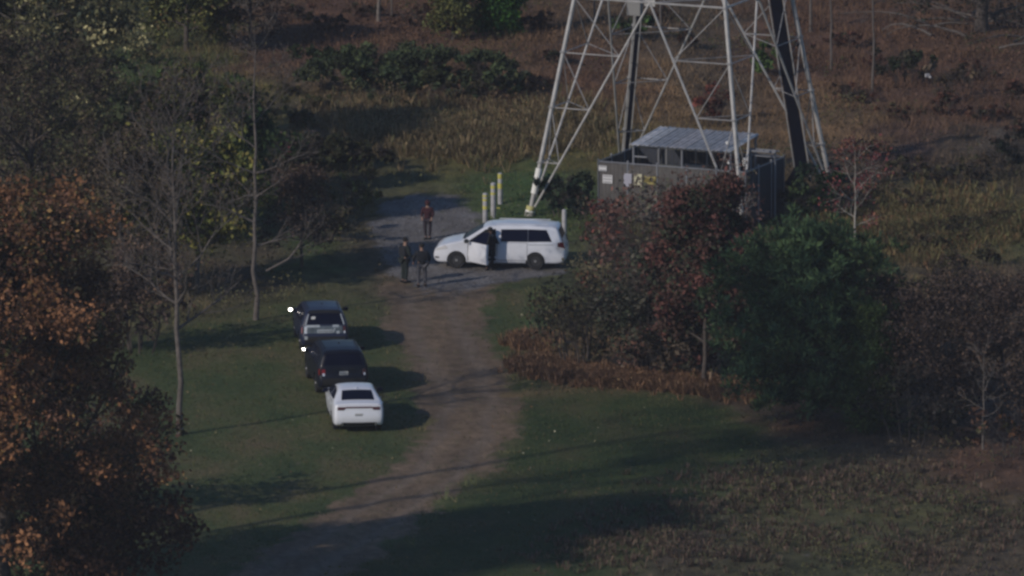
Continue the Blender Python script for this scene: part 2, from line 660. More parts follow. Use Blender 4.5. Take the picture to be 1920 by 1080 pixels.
# leaf palettes (real leaf colours)
ORANGE = [(4, (.235, .120, .064)), (3, (.19, .10, .058)), (1, (.26, .16, .07)), (2, (.12, .066, .046)), (2, (.085, .060, .042)), (1, (.06, .06, .03))]
RUSTB = [(3, (.10, .055, .038)), (3, (.075, .045, .035)), (2, (.13, .07, .04)), (1, (.06, .06, .035))]
REDDISH = [(3, (.145, .082, .068)), (3, (.115, .072, .064)), (2, (.17, .082, .066)), (5, (.14, .118, .098)), (2, (.095, .098, .068))]
DKGREEN = [(3, (.034, .062, .028)), (3, (.048, .080, .032)), (2, (.026, .045, .024)), (1, (.07, .10, .04))]
PINE = [(3, (.056, .098, .050)), (3, (.074, .120, .056)), (1, (.11, .17, .07)), (2, (.036, .062, .038))]
OLIVE = [(3, (.105, .115, .046)), (2, (.075, .085, .038)), (2, (.15, .15, .055)), (1, (.12, .085, .045))]
YELGRN = [(3, (.13, .145, .045)), (2, (.21, .20, .06)), (2, (.08, .095, .036)), (1, (.28, .24, .08))]
PALE = [(3, (.12, .11, .06)), (2, (.26, .24, .13)), (3, (.08, .082, .045)), (1, (.36, .33, .18))]
BRIGHT = [(3, (.055, .14, .03)), (2, (.08, .19, .035)), (1, (.035, .08, .025))]
BROWNP = [(3, (.082, .060, .052)), (3, (.058, .046, .043)), (2, (.11, .075, .055))]
DARKV = [(3, (.035, .036, .030)), (2, (.045, .040, .036)), (2, (.028, .036, .026))]
STRAW = [(3, (.17, .10, .060)), (2, (.13, .075, .048)), (2, (.21, .135, .08)), (2, (.08, .055, .040))]


def shrub(label, px, py, wpx, hpx, pal, seed, cat="shrub", name="shrub", group=None, leaf=.10, dens=.85, gap=.0, bark=M_BARKD,
          depth=1.0, stems=9, lean=0.0, twig=1.0, clumpr=.16, shell=.55, crown_lo=.12, loc=None):
    """many-stemmed bush: arching stems, twigs, leaves in clumps round the twig ends"""
    R = np.random.RandomState(seed)
    b = GP(px, py) if loc is None else Vector(loc)
    W, H = wpx / 48.4, hpx / 47.6
    t = thing(name, label, cat, b, 0, group)
    segs, ends = [], []
    for k in range(stems):
        a = 2 * math.pi * (k + R.rand()) / stems
        rad = R.rand() ** .6
        base = np.array([math.cos(a) * rad * W * .2, math.sin(a) * rad * W * .2 * depth, -.1])
        top = np.array([math.cos(a) * rad * W * .42 + lean * H, math.sin(a) * rad * W * .42 * depth, H * (.96 - .38 * rad ** 2) * (.82 + .2 * R.rand())])
        prev = base
        r = .022 + .012 * H * R.rand()
        for s in range(1, 6):
            f = s / 5
            q = base * (1 - f) + top * f + np.array([0, 0, H * .10 * math.sin(math.pi * f)]) + R.randn(3) * .04 * H * .5
            r2 = r * .75
            segs.append((tuple(prev), tuple(q), r, r2))
            if s >= 2:
                for _ in range(int(3 * twig)):
                    dd = R.randn(3)
                    dd[2] = abs(dd[2]) * .6
                    dd /= np.linalg.norm(dd)
                    e = q + dd * (.12 + .16 * R.rand()) * min(W, H * 1.3) * .6
                    segs.append((tuple(q), tuple(e), r2 * .55, .007))
                    for _ in range(2):
                        e2 = e + R.randn(3) * .07 * min(W, H)
                        segs.append((tuple(e), tuple(e2), .009, .004))
            prev, r = q, r2
    n = int(26 * dens * max(1, W * H / 6))
    cl = []
    while len(cl) < n:
        v = R.randn(3)
        v /= np.linalg.norm(v)
        rr = R.rand() ** .38
        x, y, z = v[0] * W * .5 * rr, v[1] * W * .5 * depth * rr, H * (.5 + crown_lo / 2) + v[2] * H * (.5 - crown_lo / 2) * rr
        if z < .05 or fbm(np.array([x + z * .7]), np.array([y + z]), seed, .9)[0] < gap: continue
        bulge = .82 + .36 * vnoise(np.array([math.atan2(v[2], v[0]) * 2 + seed]), np.array([v[1] * 3]), seed, .8)[0]
        cl.append((x * bulge + lean * z, y * bulge, z * bulge, min(.8, max(.12, clumpr * min(W, H) * (.5 + .9 * R.rand())))))
    me = crown_mesh("foliage", cl, 60 * dens, leaf, pal, R, shell)
    link("foliage", me, M_LEAF, t)
    tag(link("stems", tubes_mesh("stems", segs), bark, t), kind='stuff')
    return t


def tree(label, px, py, hpx, crown_w, pal, seed, cat="tree", name="tree", group=None, levels=3, trunk_r=.16, leaf=.09, per=26, clump=.45,
         bark=M_BARK, crown_from=.3, n_main=12, spread=.62, up=.12, lean=(0, 0), loc=None, leafy=1.0, n_sub=5, shell=.6, extra=(), top_frac=1.0, minr=.008, limb=.62):
    R = np.random.RandomState(seed)
    b = GP(px, py) if loc is None else Vector(loc)
    H = hpx / 47.6
    W = crown_w / 48.4
    t = thing(name, label, cat, b, 0, group)
    segs, tips = [], []
    p = np.array([0, 0, -.15])
    r = trunk_r
    N = 12
    pts = []
    for k in range(N):
        q = np.array([lean[0] * (k + 1) / N * H, lean[1] * (k + 1) / N * H, H * top_frac * (k + 1) / N]) + R.randn(3) * [.004 * H, .004 * H, 0]
        r2 = max(.012, trunk_r * (1 - .93 * (k + 1) / N) ** .8)
        segs.append((tuple(p), tuple(q), r * (1.25 if k == 0 else 1), r2))
        pts.append((q, r2))
        p, r = q, r2
    for k in range(n_main):
        f = crown_from + (1 - crown_from) * (k + R.rand() * .7) / n_main
        i = min(N - 1, int(f * N))
        q, rr = pts[i]
        a = k * 2.399 + R.rand()
        el = .15 + .75 * f
        d = np.array([math.cos(a), math.sin(a), el])
        prof = math.sin(math.pi * min(1, (f - crown_from) / (1 - crown_from) * .75 + .22))
        L = W * .5 * (.45 + .65 * prof) * (.8 + .35 * R.rand())
        grow(R, q, d, L, min(rr * limb, .09), levels - 1, segs, tips, spread, n_sub, .13, up, .62, minr)
    for e in extra:
        grow(R, e[0], e[1], e[2], e[3], 2, segs, tips, .5, 5, .16, .2, .6, minr)
    link("trunk", tubes_mesh("trunk", segs, 7), bark, t)
    if per > 0 and tips:
        tp = np.array(tips)
        tp = tp[R.rand(len(tp)) < leafy]
        cl = np.concatenate([tp, clump * (.5 + R.rand(len(tp), 1))], 1)
        link("crown", crown_mesh("crown", cl, per, leaf, pal, R, shell), M_LEAF, t)
    return t


# ------------------------------------------------------------------ wild growth (nobody could count it)
def blades(name, n, xr, yr, keep, h, w, colf, seed, label, lean=.35, clump=1, area_col=None):
    R = np.random.RandomState(seed)
    x = xr[0] + (xr[1] - xr[0]) * R.rand(n)
    y = yr[0] + (yr[1] - yr[0]) * R.rand(n)
    k = R.rand(n) < keep(x, y)
    x, y = x[k], y[k]
    if clump > 1:
        x = np.repeat(x, clump)
        y = np.repeat(y, clump)
        ta = R.rand(len(x)) * 6.283
        x = x + np.cos(ta) * .06 * (1 + R.rand(len(x)))
        y = y + np.sin(ta) * .06 * (1 + R.rand(len(x)))
        th = np.repeat(.7 + .5 * R.rand(len(x) // clump), clump) * (.5 + .8 * R.rand(len(x)))
    n = len(x)
    z = terrain(x, y)
    hh = h(x, y) * (.6 + .7 * R.rand(n))
    if clump > 1: hh = hh * th
    a = R.rand(n) * 6.283
    ww = w * (.6 + .8 * R.rand(n))
    ln = lean * (R.rand(n) ** 1.2) * hh
    la = R.rand(n) * 6.283 if clump == 1 else ta + R.randn(n) * 1.3
    B = np.stack([x, y, z - .02], 1)
    S = np.stack([np.cos(a) * ww, np.sin(a) * ww, np.zeros(n)], 1)
    T = B + np.stack([np.cos(la) * ln, np.sin(la) * ln, hh], 1)
    V = np.stack([B - S, B + S, T], 1).reshape(-1, 3)
    i = np.arange(n) * 3
    me = np_mesh(name, V, np.stack([i, i + 1, i + 2], 1), cols=colf(x, y, R))
    return tag(link(name, me, M_BLADE), label, kind='stuff')


def wild_keep(x, y):
    tr, pad, lw = masks(x, y)
    g = np.clip(1 - 1.6 * tr - 1.6 * pad - 1.25 * lw, 0, 1)
    px, py = to_px(x, y, 0)
    g = g * np.where((px > 780) & (px < 1080) & (py > 450) & (py < 545), .0, 1.0)
    return g


def tall_h(x, y):
    f = fbm(x, y, 41, 2.6)
    px, py = to_px(x, y, 0)
    low = np.where((px > 700) & (px < 1130) & (py > 265) & (py < 420), .35, 1.0)     # short growth round the pad
    low = np.where((px > 1010) & (px < 1120) & (py > 440) & (py < 560), .3, low)
    low = np.where((py > 740) & (px > 900), low * .28, low)
    low = np.where((py > 600) & (py < 745) & (px > 940) & (px < 1500), low * .5, low)
    low = np.where((px > 850) & (px < 985) & (py > 520) & (py < 760), .15, low)
    low = np.where((px > 400) & (px < 720) & (py > 400) & (py < 620), .3, low)
    return (.13 + .34 * smooth(.3, .7, f)) * low


def wild_col(x, y, R):
    c = hue(x, y)
    lum = .35 + 1.3 * fbm(x, y, 43, 1.1)
    c = c * lum[:, None] * (1 + (R.rand(len(x)) - .5)[:, None] * .6)
    dry = (R.rand(len(x)) < .16)
    c[dry] = c[dry] * .5 + np.array([.20, .13, .075]) * .65
    return c * 1.32


blades("tall_dry_grass", 95000, (-24, 24), (-66, 92), wild_keep, tall_h, .014, wild_col, 101,
       "tall dry weeds and grass in rust, straw and olive patches", clump=5, lean=1.2)


def lawn_keep(x, y):
    tr, pad, lw = masks(x, y)
    return np.clip(lw * 1.2 - tr * 1.5 - pad * 1.5, 0, 1) + .06 * tr


def lawn_col(x, y, R):
    f = fbm(x, y, 51, 3.0)[:, None]
    c = np.array([.040, .068, .030]) * (1 - f) + np.array([.095, .100, .046]) * f
    br = (R.rand(len(x)) < .10)
    c[br] = (.15, .10, .06)
    return c * (.7 + .7 * R.rand(len(x)))[:, None]


blades("short_lawn_grass", 150000, (-24, 14), (-66, 2), lawn_keep, lambda x, y: .05 + .07 * fbm(x, y, 52, 1.2), .02, lawn_col, 102,
       "short green mown grass either side of the dirt track", lean=.8)


def brush():
    """low leafy undergrowth between the weeds"""
    R = np.random.RandomState(103)
    n = 150000
    x = -24 + 48 * R.rand(n)
    y = -66 + 160 * R.rand(n)
    f = fbm(x, y, 61, 2.2)
    px, py = to_px(x, y, 0)
    quiet = (px > 700) & (px < 1130) & (py > 250) & (py < 420)
    quiet |= (px > 860) & (px < 1010) & (py > 530) & (py < 690)
    k = (R.rand(n) < wild_keep(x, y)) & (f > .5) & (~quiet | (R.rand(n) < .12))
    x, y, f = x[k], y[k], f[k]
    z = terrain(x, y) + R.rand(len(x)) ** .6 * .8 * smooth(.48, .68, f)
    V, Fc = leaf_quads(np.stack([x, y, z], 1), .06, .65, 0, R)
    c = hue(x, y, 5)
    c = c * (.55 + .9 * vnoise(x, y, 66, .7))[:, None] * (.75 + .5 * R.rand(len(x)))[:, None]
    g = vnoise(x, y, 67, 3.5) > .62
    c[g] = c[g] * .45 + np.array([.05, .075, .032]) * .55
    tag(link("low_undergrowth", np_mesh("low_undergrowth", V, Fc, cols=c), M_LEAF), "low leafy brambles spread through the meadow weeds", kind='stuff')


brush()


def litter():
    """fallen leaves and bits lying on the mown grass and track"""
    R = np.random.RandomState(104)
    n = 1500
    x = -15 + 27 * R.rand(n)
    y = -60 + 62 * R.rand(n)
    tr, pad, lw = masks(x, y)
    k = R.rand(n) < lw * .55 + tr * .1
    x, y = x[k], y[k]
    z = terrain(x, y) + .07
    V, Fc = leaf_quads(np.stack([x, y, z], 1), .038, .8, .7, R)
    c = pal_cols(len(x), [(4, (.22, .17, .09)), (2, (.30, .26, .15)), (3, (.16, .09, .05)), (1, (.45, .42, .3))], R)
    tag(link("fallen_leaves", np_mesh("fallen_leaves", V, Fc, cols=c), M_LEAF), "pale and tan fallen leaves scattered over the lawn", kind='stuff')


litter()


def pad_stones():
    R = np.random.RandomState(105)
    n = 26000
    x = -7 + 11 * R.rand(n)
    y = -4 + 26 * R.rand(n)
    tr, pad, lw = masks(x, y)
    k = R.rand(n) < smooth(.5, 1, pad) * .45
    x, y = x[k], y[k]
    z = terrain(x, y) + .012
    V, Fc = leaf_quads(np.stack([x, y, z], 1), .028, .8, .5, R)
    c = pal_cols(len(x), [(3, (.17, .17, .185)), (2, (.24, .24, .26)), (2, (.09, .09, .095))], R)
    tag(link("gravel", np_mesh("gravel", V, Fc, cols=c), M_LEAF), "grey crushed stone of the gravel pad around the minivan", kind='stuff')


pad_stones()

# ------------------------------------------------------------------ trees and shrubs
# left side
DKGR2 = [(3, (.044, .062, .034)), (3, (.060, .078, .038)), (2, (.034, .042, .030)), (1, (.08, .09, .045))]
tree("big autumn tree with orange and rust leaves filling the left edge", 5, 1150, 545, 545, ORANGE, 1, trunk_r=.34, leaf=.09, per=120, clump=.72,
     crown_from=.14, n_main=24, levels=3, n_sub=5, bark=M_BARKD, shell=.45)
tree("bare grey tree with a wide fan of thin pale branches, left of the SUVs", 338, 815, 560, 330, BROWNP, 2, trunk_r=.12, per=2, leaf=.05, crown_from=.30, n_main=20,
     bark=M_BARKM, levels=3, n_sub=6, spread=.5, up=.22, lean=(-.02, 0), minr=.011)
tree("slender bare tree with one long bowed branch, behind the farthest SUV", 479, 600, 545, 210, BROWNP, 3, trunk_r=.10, per=2, leaf=.05, crown_from=.22, n_main=15, bark=M_BARKM,
     levels=3, n_sub=5, spread=.5, up=.12, minr=.009, extra=[((.4, 0, 1.9), (.9, .1, .35), 3.0, .05)])
tree("tree with sparse pale yellow leaves in the upper left corner", 75, 330, 400, 420, PALE, 4, trunk_r=.15, leaf=.10, per=42, clump=.55, crown_from=.2, n_main=16, bark=M_BARK)
tree("dark brown leafless tree behind the orange tree", 60, 480, 320, 430, [(3, (.095, .075, .055)), (2, (.065, .052, .045)), (2, (.10, .10, .055))], 5, trunk_r=.2, leaf=.07, per=24, clump=.5, crown_from=.15, n_main=18, bark=M_BARKD)
tree("brown-leaved tree between the orange tree and the bare grey one", 225, 560, 250, 230, [(3, (.10, .080, .055)), (2, (.07, .058, .048)), (1, (.11, .11, .055))], 6, trunk_r=.14, leaf=.07, per=22, clump=.45, crown_from=.12, n_main=14, bark=M_BARKD)
tree("olive-green leafy tree behind the bare grey tree", 330, 440, 240, 250, OLIVE, 7, trunk_r=.13, leaf=.12, per=26, clump=.48, crown_from=.12, n_main=14, bark=M_BARKD)
tree("tree with scattered yellow-green leaves just behind the bare grey tree", 370, 545, 230, 260, YELGRN, 8, trunk_r=.11, leaf=.11, per=18, clump=.5, crown_from=.25, n_main=14, bark=M_BARK)
tree("low dark green tree left of the slender bare one", 430, 380, 175, 190, DKGREEN, 9, trunk_r=.11, leaf=.12, per=24, clump=.42, crown_from=.1, n_main=12, bark=M_BARKD)
tree("sparse dark brown tree below the bowed branch, left of gravel", 565, 500, 150, 160, BROWNP, 10, trunk_r=.07, leaf=.06, per=8, clump=.35, crown_from=.2, n_main=12, bark=M_BARKD)
shrub("dark purple-brown brush at the orange tree's right foot", 250, 660, 210, 200, BROWNP, 12, dens=.8)
shrub("rust-brown bush at the bottom left corner", 150, 1120, 380, 230, RUSTB, 13, dens=1.2)
shrub("dark brown bush right of the orange tree's lower crown", 215, 960, 240, 200, RUSTB, 14, dens=.7)
# top left and middle
tree("leafy green tree cut by the top edge of the picture", 350, 95, 150, 240, OLIVE, 15, trunk_r=.13, leaf=.09, per=40, clump=.5, crown_from=.2, n_main=12, bark=M_BARKD)
tree("dark brown bare tree at the top edge beside the green one", 470, 90, 150, 150, BROWNP, 16, trunk_r=.1, leaf=.06, per=10, clump=.4, crown_from=.2, n_main=12, bark=M_BARKD)
shrub("bright grass-green bush in the upper left meadow", 330, 175, 170, 60, [(2, (.075, .12, .038)), (1, (.10, .13, .045)), (1, (.05, .08, .03))], 17, dens=.8)
shrub("yellow-green bush with an orange side, upper left meadow", 395, 215, 110, 50, [(2, (.12, .13, .04)), (1, (.17, .11, .045)), (1, (.07, .09, .035))], 18, dens=.7)
shrub("large dark green thicket below the top edge, left of the pylon", 735, 172, 420, 92, DKGR2, 19, dens=2.2, leaf=.085, stems=16, gap=.2, depth=.5)
shrub("dark green bush joined to the right of the big thicket", 915, 185, 170, 80, DKGR2, 20, dens=1.5)
shrub("brown-green tangle filling in front of the big dark thicket", 800, 195, 330, 42, [(2, (.075, .07, .045)), (2, (.05, .065, .036)), (1, (.10, .07, .045))], 120, dens=1.4, stems=14, depth=.5)
shrub("low dark olive bramble mound in the middle meadow", 640, 318, 230, 62, [(3, (.045, .05, .03)), (2, (.06, .055, .038)), (1, (.035, .03, .028))], 21, dens=2.2, stems=12, depth=.6)
shrub("small purple-red bush at the bramble mound's left end", 553, 315, 56, 52, [(3, (.11, .03, .045)), (2, (.06, .03, .04)), (1, (.05, .05, .03))], 22, dens=.8)
shrub("dark green mound left of the gravel pad", 505, 330, 150, 100, DKGREEN, 23, dens=.7, gap=.25)
shrub("dark green bush between the gravel pad and the bare tree", 600, 452, 170, 90, [(3, (.04, .055, .032)), (2, (.055, .05, .035)), (1, (.07, .08, .04))], 24, dens=.6, gap=.3)
shrub("olive bush at the left rim of the gravel pad", 668, 390, 130, 70, OLIVE, 25, dens=.5, gap=.3)
tree("vine-covered bright green tree at the top edge", 935, 70, 130, 80, BRIGHT, 26, trunk_r=.12, leaf=.085, per=46, clump=.42, crown_from=.05, n_main=12, bark=M_BARKD)
tree("dull green vine-covered tree left of the bright green one", 850, 75, 120, 95, OLIVE, 27, trunk_r=.1, leaf=.08, per=24, clump=.42, crown_from=.1, n_main=10, bark=M_BARKD)
for i, (px, py, h, r, lab) in enumerate([(710, 40, 260, .085, "pale bare trunk cut by the top edge, left of the vine tree"), (735, 30, 220, .05, "thin grey trunk just right of the pale bare trunk"),
                                         (1635, 172, 420, .055, "tall thin bare sapling right of the pylon"), (1558, 132, 380, .055, "leaning bare sapling close to the pylon's right leg"),
                                         (1240, 60, 300, .06, "bare brown trunk seen between the pylon's front legs"), (1520, 60, 300, .07, "dark bare trunk at the top edge behind the pylon"),
                                         (1115, 45, 250, .05, "thin dark trunk at the top edge left of the pylon's box")]):
    tree(lab, px, py, h, 120, BROWNP, 40 + i, trunk_r=r, per=0, crown_from=.35, n_main=8, bark=M_BARK if i == 0 else M_BARKM, levels=2, n_sub=4, minr=.008)
shrub("bright green bush seen through the pylon's right side", 1432, 140, 70, 60, [(2, (.07, .12, .035)), (1, (.05, .08, .03))], 28, dens=.7)
shrub("green bush seen through the pylon's left side", 1180, 75, 90, 60, [(2, (.05, .09, .03)), (2, (.04, .06, .03))], 29, dens=.7)
# behind the pylon
shrub("russet bush directly above the hut roof", 1340, 236, 90, 80, [(3, (.14, .05, .04)), (2, (.10, .05, .04))], 30, dens=.6)
shrub("dark green bush with a white scrap beside it, right of pylon", 1700, 160, 150, 75, [(3, (.045, .06, .035)), (2, (.06, .055, .04)), (1, (.035, .035, .03))], 31, dens=.7, gap=.2)
shrub("brown brush clump between dark green bush and right edge", 1800, 190, 170, 70, [(2, (.10, .075, .05)), (2, (.07, .055, .042))], 32, dens=.5, gap=.3)
shrub("dark brush on the right meadow below the russet grass", 1900, 330, 170, 80, DARKV, 33, dens=.5, gap=.3)
shrub("grey-brown twiggy bush by the right edge, in olive grass", 1870, 300, 90, 60, BROWNP, 34, dens=.2, twig=2.0, bark=M_BARK)
# around the compound
shrub("dark green bush tucked behind the van's tail bollard", 1062, 408, 120, 82, [(3, (.028, .048, .034)), (2, (.02, .03, .026)), (1, (.045, .06, .035))], 35, dens=1.1)
shrub("dark green bush growing against the right side of the fence", 1525, 415, 130, 90, [(3, (.028, .050, .028)), (2, (.02, .03, .022)), (1, (.045, .07, .03))], 36, dens=1.1)
shrub("blue-grey bush at the foot of the pylon's back right leg", 1545, 345, 70, 50, [(2, (.05, .06, .065)), (1, (.03, .04, .035))], 37, dens=.8)
tree("slender pale birch with sparse red leaves, right of the compound", 1603, 470, 190, 120, [(2, (.17, .05, .055)), (1, (.22, .10, .07)), (1, (.08, .05, .05))], 38, trunk_r=.05, leaf=.06, per=9, clump=.34,
     crown_from=.2, n_main=12, bark=M_BARKP, levels=2)
# the reddish thicket in front of the compound
shrub("broad reddish-brown thicket in front of the compound fence", 1235, 640, 300, 285, REDDISH, 50, name="thicket", leaf=.09, dens=.8, gap=.1, stems=20, twig=1.8, shell=.6, crown_lo=.05)
shrub("taller dark-red thicket hiding the fence's right half", 1345, 640, 200, 340, REDDISH, 51, name="thicket", leaf=.075, dens=.32, gap=.1, stems=12, twig=1.8)
shrub("red-tinged bush beside the tail of the minivan", 1135, 560, 140, 195, [(3, (.17, .055, .045)), (2, (.10, .055, .05)), (2, (.085, .08, .055))], 52, name="thicket", leaf=.085, dens=.7, gap=.1, stems=12, twig=1.8)
shrub("olive-grey bush at the left foot of the thicket, over orange grass", 1092, 692, 185, 180, [(3, (.09, .085, .055)), (2, (.12, .10, .06)), (2, (.06, .06, .042))], 53, name="thicket", leaf=.09, dens=.8, gap=.1, stems=14, twig=1.5)
shrub("dark green and grey bush in the middle foot of the thicket", 1215, 700, 190, 210, [(3, (.05, .062, .042)), (2, (.10, .095, .075)), (2, (.04, .045, .035))], 54, name="thicket", leaf=.09, dens=.8, gap=.1, stems=14, twig=1.4)
tree("crooked tree with dark trunk and muted red leaves, left of the pine", 1322, 728, 330, 210, [(3, (.12, .055, .048)), (3, (.075, .05, .042)), (2, (.055, .065, .042))], 55, trunk_r=.10, leaf=.09, per=40, clump=.42,
     crown_from=.2, n_main=18, bark=M_BARKD)
shrub("sprig of bright yellow leaves on the fence right of the signs", 1290, 415, 70, 72, [(2, (.42, .30, .05)), (2, (.20, .15, .05)), (2, (.10, .07, .04))], 56, dens=.16, leaf=.06, name="yellow_leaved_shrub", crown_lo=.5)
tree("thin white-barked birch leaning before the pylon's front right leg", 1385, 560, 250, 90, [(2, (.13, .06, .055)), (1, (.2, .12, .1))], 57, trunk_r=.05, per=4, leaf=.05, clump=.3, crown_from=.3, n_main=10, bark=M_BARKP, levels=2, lean=(-.05, 0))


shrub("low pale brown brush filling the thicket's foot beside the crooked trunk", 1255, 712, 200, 110, [(3, (.11, .09, .07)), (2, (.13, .075, .06)), (2, (.07, .07, .05))], 58, dens=.8, stems=10)


# pine: whorls of limbs with upturned needle tufts
def pine(label, px, py, hpx, wpx, pal, seed, trunk_r=.16, crown_from=.12, per=70, tuft=.09, name="pine_tree", round_=True, whorls=15, cat="tree"):
    R = np.random.RandomState(seed)
    b = GP(px, py)
    H, W = hpx / 47.6, wpx / 48.4
    t = thing(name, label, cat, b)
    segs, cl, dirs = [], [], []
    segs.append(((0, 0, -.1), (0, 0, H * .5), trunk_r, trunk_r * .6))
    segs.append(((0, 0, H * .5), (.05, 0, H * .97), trunk_r * .6, .02))
    for k in range(whorls):
        f = crown_from + (1 - crown_from) * (k + .3) / whorls
        z = H * f
        g = (f - crown_from) / (1 - crown_from)
        rad = W * .5 * ((math.sin(math.pi * min(.98, g * .72 + .24))) ** .8 if round_ else (1.02 - g) ** .8 * min(1, .6 + g * 4))
        nb = 10 if g < .8 else 7
        for q in range(nb):
            a = 2 * math.pi * (q + .5 * (k % 2) + R.rand() * .6) / nb
            L = rad * (.72 + .42 * R.rand())
            droop = -.05 + .75 * g
            p0 = np.array([0, 0, z])
            p = p0
            for s in range(1, 6):
                e = p0 + np.array([math.cos(a), math.sin(a), 0]) * L * s / 5 + np.array([0, 0, L * (droop * s / 5 + .10 * (s / 5) ** 2)]) + R.randn(3) * .04
                segs.append((tuple(p), tuple(e), .045 * (1 - s / 7), .04 * (1 - s / 6)))
                if s >= 2:
                    for _ in range(3):
                        if R.rand() < .35: continue
                        d = R.randn(3) * .32 * (.5 + .5 * W / 7)
                        cl.append((e[0] + d[0], e[1] + d[1], e[2] + d[2] * .5 + .05, .22 + .22 * R.rand()))
                p = e
    me = crown_mesh("needles", cl, per, tuft, pal, R, .6, .22, 0, True)
    link("needles", me, M_LEAF, t)
    link("trunk", tubes_mesh("trunk", segs, 8), M_BARKD, t)
    return t


pine("big round green pine on a short dark trunk, right of the thicket", 1520, 790, 318, 345, PINE, 60, per=44, tuft=.13)
pine("small narrow yellow-green cedar at the pine's right foot", 1632, 815, 225, 110, [(3, (.06, .10, .038)), (2, (.09, .13, .045)), (1, (.04, .06, .03))], 61, trunk_r=.06, per=34, round_=False, tuft=.07, crown_from=.06, name="cedar_sapling", whorls=12)
pine("dark young pine tucked between the thicket and the big pine", 1420, 715, 170, 150, [(3, (.030, .055, .032)), (1, (.05, .085, .04))], 62, trunk_r=.06, per=34, tuft=.07, name="pine_sapling", whorls=9)
# dark mass on the right
tree("dark leafless brushy tree right of the pine", 1745, 800, 205, 270, BROWNP, 63, trunk_r=.11, leaf=.06, per=16, clump=.5, crown_from=.12, n_main=18, bark=M_BARKD)
tree("dark brown tree reaching the right edge", 1880, 800, 200, 240, BROWNP, 64, trunk_r=.12, leaf=.06, per=14, clump=.5, crown_from=.12, n_main=16, bark=M_BARKD)
tree("thin bare sapling in front of the dark brush on the right", 1843, 842, 170, 120, BROWNP, 65, trunk_r=.04, per=0, crown_from=.3, n_main=9, bark=M_BARK, levels=2, minr=.007)
shrub("dark purple-brown bush between the cedar and right edge", 1710, 830, 190, 130, DARKV, 66, dens=.6)
shrub("brown brush at the lower right edge", 1890, 860, 180, 90, RUSTB, 67, dens=.4, gap=.3)
# woods at the top right
tree("dark tree with drooping pale branches in the top right corner", 1840, 60, 330, 420, DARKV, 68, trunk_r=.3, leaf=.07, per=8, clump=.5, crown_from=.05, n_main=20, bark=M_BARKD, up=-.1)


def fallen(label, px, py, n, seed):
    R = np.random.RandomState(seed)
    t = thing("fallen_branches", label, "branches", GP(px, py))
    for k in range(n):
        segs = []
        p = np.array([R.randn() * 1.2, R.randn() * 3, .15])
        a = R.choice([0.2, 2.8]) + R.randn() * .35
        d = np.array([math.cos(a), math.sin(a) * .8, .45])
        r = .05 + .03 * R.rand()
        for s in range(8):
            d = d + np.array([0, 0, -.09]) + R.randn(3) * .07
            q = p + d * .42
            q[2] = max(q[2], .04)
            segs.append((tuple(p), tuple(q), r, r * .86))
            if s > 2:
                e = q + R.randn(3) * .35
                segs.append((tuple(q), tuple(e), r * .4, .008))
            p, r = q, r * .86
        link("branch", tubes_mesh("branch", segs, 6), M_BARKM, t)


fallen("curved grey fallen branches heaped in the top right corner", 1790, 45, 9, 70)
fallen("grey fallen branches lying at the right edge under dark tree", 1890, 70, 7, 71)

# scrub clumps too alike to tell apart, in four patches
def scrub(label, group, spots, pal, seed, hs=(26, 48)):
    R = np.random.RandomState(seed)
    for i, (px, py) in enumerate(spots):
        shrub(label, px, py, 55 + 60 * R.rand(), hs[0] + (hs[1] - hs[0]) * R.rand(), pal, seed + i, dens=.75, gap=.15, group=group, stems=7, leaf=.065)


scrub("low russet scrub clump among its like on the upper right meadow", "russet scrub clumps on the right meadow",
      [(1580, 90), (1650, 130), (1770, 215), (1850, 225), (1900, 190), (1480, 110), (1600, 190), (1830, 150), (1690, 225), (1910, 260)],
      [(3, (.12, .06, .045)), (2, (.09, .05, .042)), (1, (.07, .065, .045))], 300)
scrub("low olive scrub clump among its like on the upper left meadow", "olive scrub clumps on the left meadow",
      [(250, 250), (320, 270), (420, 250), (500, 215), (540, 180), (280, 120), (480, 270), (560, 240), (230, 190), (600, 205)],
      [(3, (.075, .082, .04)), (2, (.09, .075, .042)), (1, (.05, .06, .035))], 330)
scrub("low brown scrub clump among its like along the top of the meadow", "brown scrub clumps near the top edge",
      [(560, 40), (620, 60), (680, 30), (770, 50), (820, 25), (1010, 60), (1040, 120), (1290, 90), (1000, 170), (1240, 40)],
      [(3, (.095, .055, .042)), (2, (.07, .05, .04)), (1, (.05, .055, .035))], 360)
scrub("low tan and olive scrub clump among its like right of the pylon", "scrub clumps right of the compound",
      [(1640, 300), (1700, 330), (1760, 350), (1830, 340), (1720, 400), (1800, 440), (1880, 420), (1740, 470), (1850, 500), (1620, 380), (1690, 470), (1790, 520)],
      [(3, (.085, .08, .048)), (2, (.10, .07, .048)), (1, (.06, .055, .04))], 390)

# white scrap
sc_ = MB().box((0, 0, .55), (.20, .10, .14), rz=.4).box((.12, 0, .48), (.10, .10, .09), rz=-.5).build("litter_scrap", mat("white_scrap_plastic", (.42, .42, .44), .6), None, bevel=.02)
sc_.location = GP(1738, 166)
tag(sc_, "white plastic scrap caught in brush right of the pylon", "litter")

# stump and stake under the crooked tree
stk = MB().tube((0, 0, -.1), (.02, 0, .62), .07, .06, n=9).build("wooden_stake", mat("weathered_tan_wood", (.22, .16, .11), .9, noise=.3), None, True)
stk.location = GP(1332, 728)
tag(stk, "short tan wooden stake beside the crooked tree's trunk", "stake")


